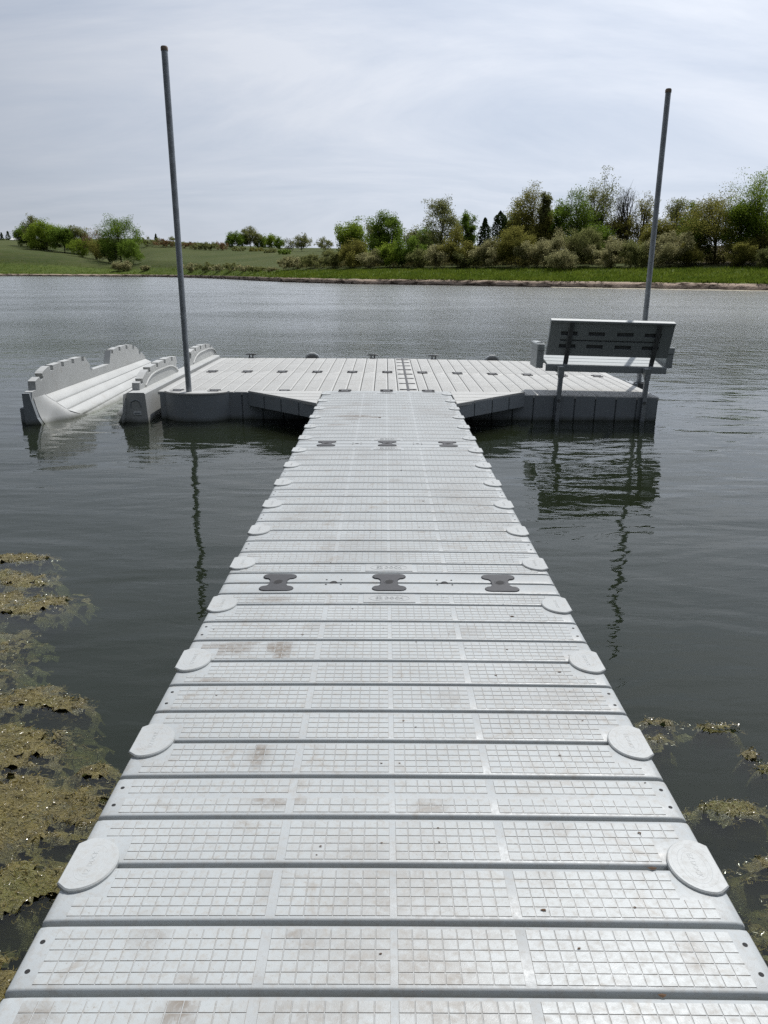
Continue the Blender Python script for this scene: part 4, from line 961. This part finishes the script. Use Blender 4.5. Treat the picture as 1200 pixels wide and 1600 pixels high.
# left hillside clump
tree(56, 342, 388, 26, 60, 'sparse', 'thin grey budding tree at the left end of the left hillside clump', 'grey', .6, G_L)
tree(77, 347, 392, 52, 50, 'full', 'big rounded yellow-green tree, largest of the left hillside clump', 'bright', 1.2, G_L)
tree(47, 352, 386, 28, 62, 'full', 'green tree on the outer left of the big rounded tree', 'green', 1, G_L)
tree(104, 354, 396, 30, 52, 'full', 'dark green tree right of the big rounded tree', 'green', 1, G_L)
tree(126, 355, 398, 34, 48, 'sparse', 'pale budding tree in the middle of the left hillside clump', 'grey', .9, G_L)
tree(128, 374, 402, 34, 40, 'shrub', 'bright green shrub under the pale budding tree, left hillside', 'bright', .8, G_L)
tree(150, 362, 405, 36, 42, 'bare', 'dark bare tree just left of the cottonwood', 'rust', .5, G_L)
tree(160, 372, 408, 32, 36, 'shrub', 'dark shrub at the left foot of the cottonwood', 'olive', .8, G_L)
tree(190, 338, 412, 48, 28, 'full', 'tall open cottonwood at the right end of the left hillside clump', 'green', .75, G_L)
tree(208, 374, 414, 32, 26, 'shrub', 'green shrub at the right foot of the cottonwood', 'green', 1, G_L)
tree(172, 380, 411, 26, 30, 'shrub', 'low dark green shrub below the cottonwood trunk', 'dark', .8, G_L)
tree(184, 408, 424, 16, 6, 'shrub', 'low silvery shore shrub below the cottonwood, left of two', 'silver', .8, G_L)
tree(198, 408, 423, 16, 6, 'shrub', 'low silvery shore shrub below the cottonwood, right of two', 'silver', .8, G_L)
tree(227, 415, 423, 14, 6, 'shrub', 'tiny silvery shore shrub alone, left of the tall left post', 'silver', .8, G_L)
for k, (x, yt, w_) in enumerate(((1, 364, 8), (9, 364, 10), (19, 362, 12), (30, 365, 10))):
    tree(x, yt, 376, w_, 300, 'conifer', f"{['leftmost', 'second', 'third', 'rightmost'][k]} of four small dark conifers on the left skyline", 'dark', .8, G_C)
# skyline and ridge in the middle
tree(247, 366, 383, 9, 150, 'conifer', 'small dark tree alone on the ridge, left of the tall left post', 'dark', .8, G_M)
for k, (x, yt, yb, w_, mt) in enumerate(((236, 371, 385, 34, 'grey'), (257, 373, 387, 30, 'rust'), (273, 371, 387, 34, 'grey'), (296, 377, 389, 36, 'rust'), (313, 380, 391, 30, 'grey'), (330, 378, 392, 38, 'grey'), (347, 378, 392, 26, 'rust'))):
    tree(x, yt, yb, w_, 125, 'shrub', f"{words[k]} shrub from the left in the row along the middle ridge", mt, .7, 'shrubs along the middle ridge')
tree(366, 364, 389, 24, 120, 'full', 'dark green tree at the left end of the middle grove', 'green', .9, G_M)
tree(392, 357, 389, 26, 122, 'sparse', 'tallest tree of the middle grove, open grey-green crown', 'grey', 1.0, G_M)
tree(380, 366, 389, 20, 118, 'full', 'green tree between the two tallest of the middle grove', 'green', .9, G_M)
tree(409, 367, 389, 20, 118, 'full', 'green tree right of the tallest in the middle grove', 'green', .8, G_M)
tree(425, 366, 390, 18, 116, 'full', 'bright green tree in the right half of the middle grove', 'bright', .8, G_M)
tree(437, 371, 391, 14, 116, 'full', 'small green tree at the right end of the middle grove', 'green', .8, G_M)
tree(452, 374, 393, 18, 118, 'bare', 'bare grey tree just right of the middle grove', 'grey', .5, G_M)
tree(472, 368, 394, 28, 110, 'sparse', 'pale round budding tree alone between middle grove and right bank', 'grey', .7, G_M)
tree(507, 372, 394, 26, 90, 'sparse', 'grey bare-limbed tree just left of the right bank trees', 'grey', .5, G_M)
for k, (x, yt, yb, w_, mt) in enumerate(((376, 386, 393, 26, 'grey'), (400, 387, 394, 28, 'olive'), (425, 389, 396, 28, 'grey'), (446, 390, 398, 24, 'green'))):
    tree(x, yt, yb, w_, 100, 'shrub', f"{words[k]} low hedge bush from the left, below the middle grove", mt, .8, 'hedge bushes below the middle grove')
for k, (x, yt, yb, w_) in enumerate(((300, 412, 424, 36), (322, 411, 424, 44), (343, 414, 424, 34), (360, 411, 424, 34), (382, 415, 424, 34), (402, 417, 424, 34), (424, 418, 424, 26))):
    tree(x, yt, yb, w_, 9, 'shrub', f"{words[k]} low silvery shrub from the left on the middle shore", 'silver' if k % 2 == 0 else 'grey', .8, 'silvery shrubs on the middle shore')
# right bank, back row
tree(549, 347, 414, 50, 26, 'full', 'yellow-green tree with two rounded tops, left end of right bank', 'bright', 1.0, G_R)
tree(604, 336, 414, 56, 24, 'full', 'dark green broad tree second from the left on the right bank', 'green', 1.0, G_R)
tree(582, 352, 412, 30, 28, 'sparse', 'thin grey tree between the two leftmost broad trees, right bank', 'grey', .6, G_R)
tree(644, 355, 412, 34, 28, 'sparse', 'pale thin tree left of the tall silvery tree, right bank', 'grey', .6, G_R)
tree(688, 311, 413, 66, 26, 'sparse', 'tall open silvery tree with sky showing through, right bank', 'grey', .85, G_R)
tree(729, 330, 413, 26, 28, 'full', 'narrow green tree just right of the tall silvery tree', 'green', .9, G_R)
tree(754, 342, 413, 44, 22, 'conifer', 'pointed dark conifer, left of two together on the right bank', 'dark', 3.5, G_R)
tree(777, 332, 413, 64, 22, 'conifer', 'broad dark conifer, right of two together on the right bank', 'dark', 4.0, G_R)
tree(824, 300, 412, 66, 24, 'full', 'tall olive-green tree in the middle of the right bank', 'olive', .9, G_R)
tree(846, 299, 412, 26, 28, 'sparse', 'slim tall tree close behind the tall olive-green tree', 'grey', 1.0, G_R)
tree(869, 318, 412, 22, 26, 'sparse', 'slender tree with narrow crown left of the leaning tree', 'green', .8, G_R)
tree(896, 292, 412, 58, 24, 'full', 'tall dark green tree behind the leaning tree, right bank', 'green', .7, G_R)
tree(912, 284, 411, 76, 20, 'sparse', 'leaning tree with limbs arching to the right, right bank', 'grey', .75, G_R, lean=0.28)
tree(930, 334, 411, 44, 24, 'conifer', 'small dark conifer under the arching limbs', 'dark', 2.5, G_R)
tree(966, 288, 411, 46, 22, 'bare', 'bare forked tree just left of the tall right post', 'grey', .25, G_R)
tree(960, 340, 411, 46, 20, 'shrub', 'brownish tree-like bush below the bare forked tree', 'olive', 1.0, G_R)
tree(995, 311, 411, 50, 20, 'bare', 'twiggy round budding tree at the tall right post', 'olive', .75, G_R)
tree(1048, 307, 411, 46, 20, 'sparse', 'thin budding tree just right of the tall right post', 'grey', .6, G_R)
tree(1072, 322, 411, 36, 24, 'sparse', 'small green tree between thin budding tree and big brown-olive tree', 'green', .7, G_R)
tree(1112, 302, 411, 100, 14, 'full', 'large brown-olive spreading tree with many stems near the right edge', 'olive', 1.15, G_R)
tree(1172, 281, 411, 86, 22, 'full', 'tallest bright green tree at the right edge of the picture', 'bright', .9, G_R)
tree(1215, 300, 411, 60, 20, 'full', 'green tree cut off by the right edge of the picture', 'green', .9, G_R)
tree(1192, 350, 412, 60, 14, 'bare', 'tangled brownish brush at the right edge below the green trees', 'olive', .8, G_R)
tree(664, 358, 412, 40, 30, 'full', 'low green tree filling the gap left of the tall silvery tree', 'green', .9, G_R)
tree(800, 330, 412, 46, 27, 'full', 'dark green tree between the broad conifer and the tall olive-green tree', 'green', 1.0, G_R)
tree(850, 338, 412, 52, 27, 'full', 'rounded olive tree below the slim tall tree, right bank', 'olive', 1.0, G_R)
tree(928, 348, 412, 54, 30, 'full', 'dark green rounded tree behind the small conifer under the limbs', 'green', 1.0, G_R)
tree(1022, 338, 412, 50, 26, 'full', 'olive tree partly hidden behind the tall right post', 'olive', .9, G_R)
tree(1078, 345, 412, 48, 26, 'full', 'dark green tree left of the large brown-olive spreading tree', 'green', .9, G_R)
tree(1150, 318, 412, 60, 28, 'full', 'green tree between the spreading olive tree and the tallest tree', 'green', .9, G_R)
# right bank, undergrowth and front shrubs
front = [(456, 402, 421, 44, 8, 'silver'), (490, 398, 420, 40, 8, 'grey'), (520, 392, 419, 44, 10, 'grey'), (552, 376, 418, 54, 13, 'olive'), (580, 392, 419, 46, 9, 'silver'), (612, 380, 417, 46, 12, 'bright'), (640, 372, 417, 44, 14, 'green'),
         (655, 390, 418, 44, 9, 'grey'), (684, 380, 418, 52, 10, 'silver'), (716, 362, 417, 60, 14, 'olive'), (735, 388, 418, 44, 9, 'grey'), (762, 378, 418, 56, 10, 'silver'), (802, 354, 417, 64, 14, 'olive'), (838, 372, 418, 54, 9, 'silver'),
         (876, 388, 423, 44, 4, 'silver'), (868, 368, 418, 60, 12, 'silver'), (908, 358, 417, 54, 12, 'grey'), (946, 372, 418, 66, 10, 'silver'), (990, 376, 418, 56, 10, 'grey'), (1040, 366, 417, 66, 11, 'silver'), (1072, 382, 417, 44, 9, 'olive'),
         (1150, 376, 417, 60, 11, 'olive'), (1194, 386, 419, 44, 7, 'grey'), (1230, 380, 419, 50, 8, 'green')]
mw = {'silver': 'silvery', 'grey': 'grey-green', 'olive': 'brownish olive', 'bright': 'bright green', 'green': 'dark green'}
tot = len(front)
names_ord = ['first', 'second', 'third', 'fourth', 'fifth', 'sixth', 'seventh', 'eighth', 'ninth', 'tenth', 'eleventh', 'twelfth', 'thirteenth']
fs = sorted(front)
for k, (x, yt, yb, w_, so, mt) in enumerate(fs):
    if (x, yt) == (876, 388): lb = 'round silvery shrub standing forward alone on the grass, right bank'
    elif k < 13: lb = f'{mw[mt]} shrub, {names_ord[k]} from the left in the right bank shrub row'
    else: lb = f'{mw[mt]} shrub, {names_ord[tot - 1 - k]} from the right in the right bank shrub row'
    tree(x, yt, yb, w_, so, 'shrub', lb, mt, 1.25, G_S)
def grass():
    rg = np.random.default_rng(9); n = 42000; px = rg.uniform(-60, 1280, n); s = 0.95 + 17 * rg.random(n) ** 1.3
    S = np.interp(px, cols_px, shore_d); keep = rg.random(n) < np.where(px > 430, 1, .45); px, s, S = px[keep], s[keep], S[keep]; n = len(px)
    Y = S + s; X = Y * tan_az(px); Z = np.array([ground_z(a, b) for a, b in zip(px, Y)]) - 0.03
    clump = 0.6 + 0.8 * (fbm(np.stack([X * .5, Y * .5, 0 * X], -1), 3, 21) * .5 + .5)
    h = rg.uniform(.16, .42, n) * clump; w_ = rg.uniform(.05, .12, n); a = rg.random(n) * 6.283; ln = rg.normal(size=(n, 2)) * .10
    B = np.stack([X, Y, Z], -1); dx = np.stack([np.cos(a) * w_, np.sin(a) * w_, 0 * a], -1)
    V = np.stack([B - dx, B + dx, B + np.stack([ln[:, 0], ln[:, 1], h], -1)], 1).reshape(-1, 3)
    me = bpy.data.meshes.new('bank_grass'); me.vertices.add(n * 3); me.vertices.foreach_set('co', V.ravel().astype(np.float32)); me.loops.add(n * 3); me.loops.foreach_set('vertex_index', np.arange(n * 3, dtype=np.int32))
    me.polygons.add(n); me.polygons.foreach_set('loop_start', np.arange(0, n * 3, 3, dtype=np.int32)); me.update(calc_edges=True)
    me.materials.append(leaf_mat('grass_blades', (0.036, 0.062, 0.009), (0.074, 0.100, 0.016), .45, .35)); tag(place('bank_grass', me), kind='stuff')
grass()
def undergrowth():
    rg = np.random.default_rng(17); pts = []; px = rg.uniform(446, 1290, 420)
    for p in px:
        S = shore_at(p); s = rg.uniform(24, 44); Y = S + s; X = Y * tan_az(p); z = ground_z(p, Y); h = rg.uniform(.7, 2.4); w_ = rg.uniform(.8, 1.8)
        q = rg.normal(size=(150, 3)); q = np.clip(q, -1.6, 1.6) * np.array([w_ * .6, .8, h * .32]) + np.array([X, Y, z + h * .42]); pts.append(q)
    o = leaves_obj('undergrowth', np.concatenate(pts), 0.26, LM['brush'], None, rg); tag(o, kind='stuff')
LM['brush'] = leaf_mat('leaves_brush', (0.034, 0.038, 0.014), (0.070, 0.066, 0.030), scale=0.35)
undergrowth()
# small pale-roofed shed on the left skyline
d = shore_at(31) + 200; k = d / K; xx = d * tan_az(31); zb = zof(31, 379, d)
root = thing('shed', 'tiny pale-roofed shed on the left skyline beside the conifers', 'shed', T((xx, d, zb)))
m = MB(); m.box(-6 * k, 6 * k, -3, 3, -1, 3.2 * k); m.build('wall', M_wallw, root)
m = MB(); m.prism([(-3.3, 3.2 * k), (3.3, 3.2 * k), (0, 6.5 * k)], -6.6 * k, 6.6 * k, 'x'); m.build('roof', M_roof, root)
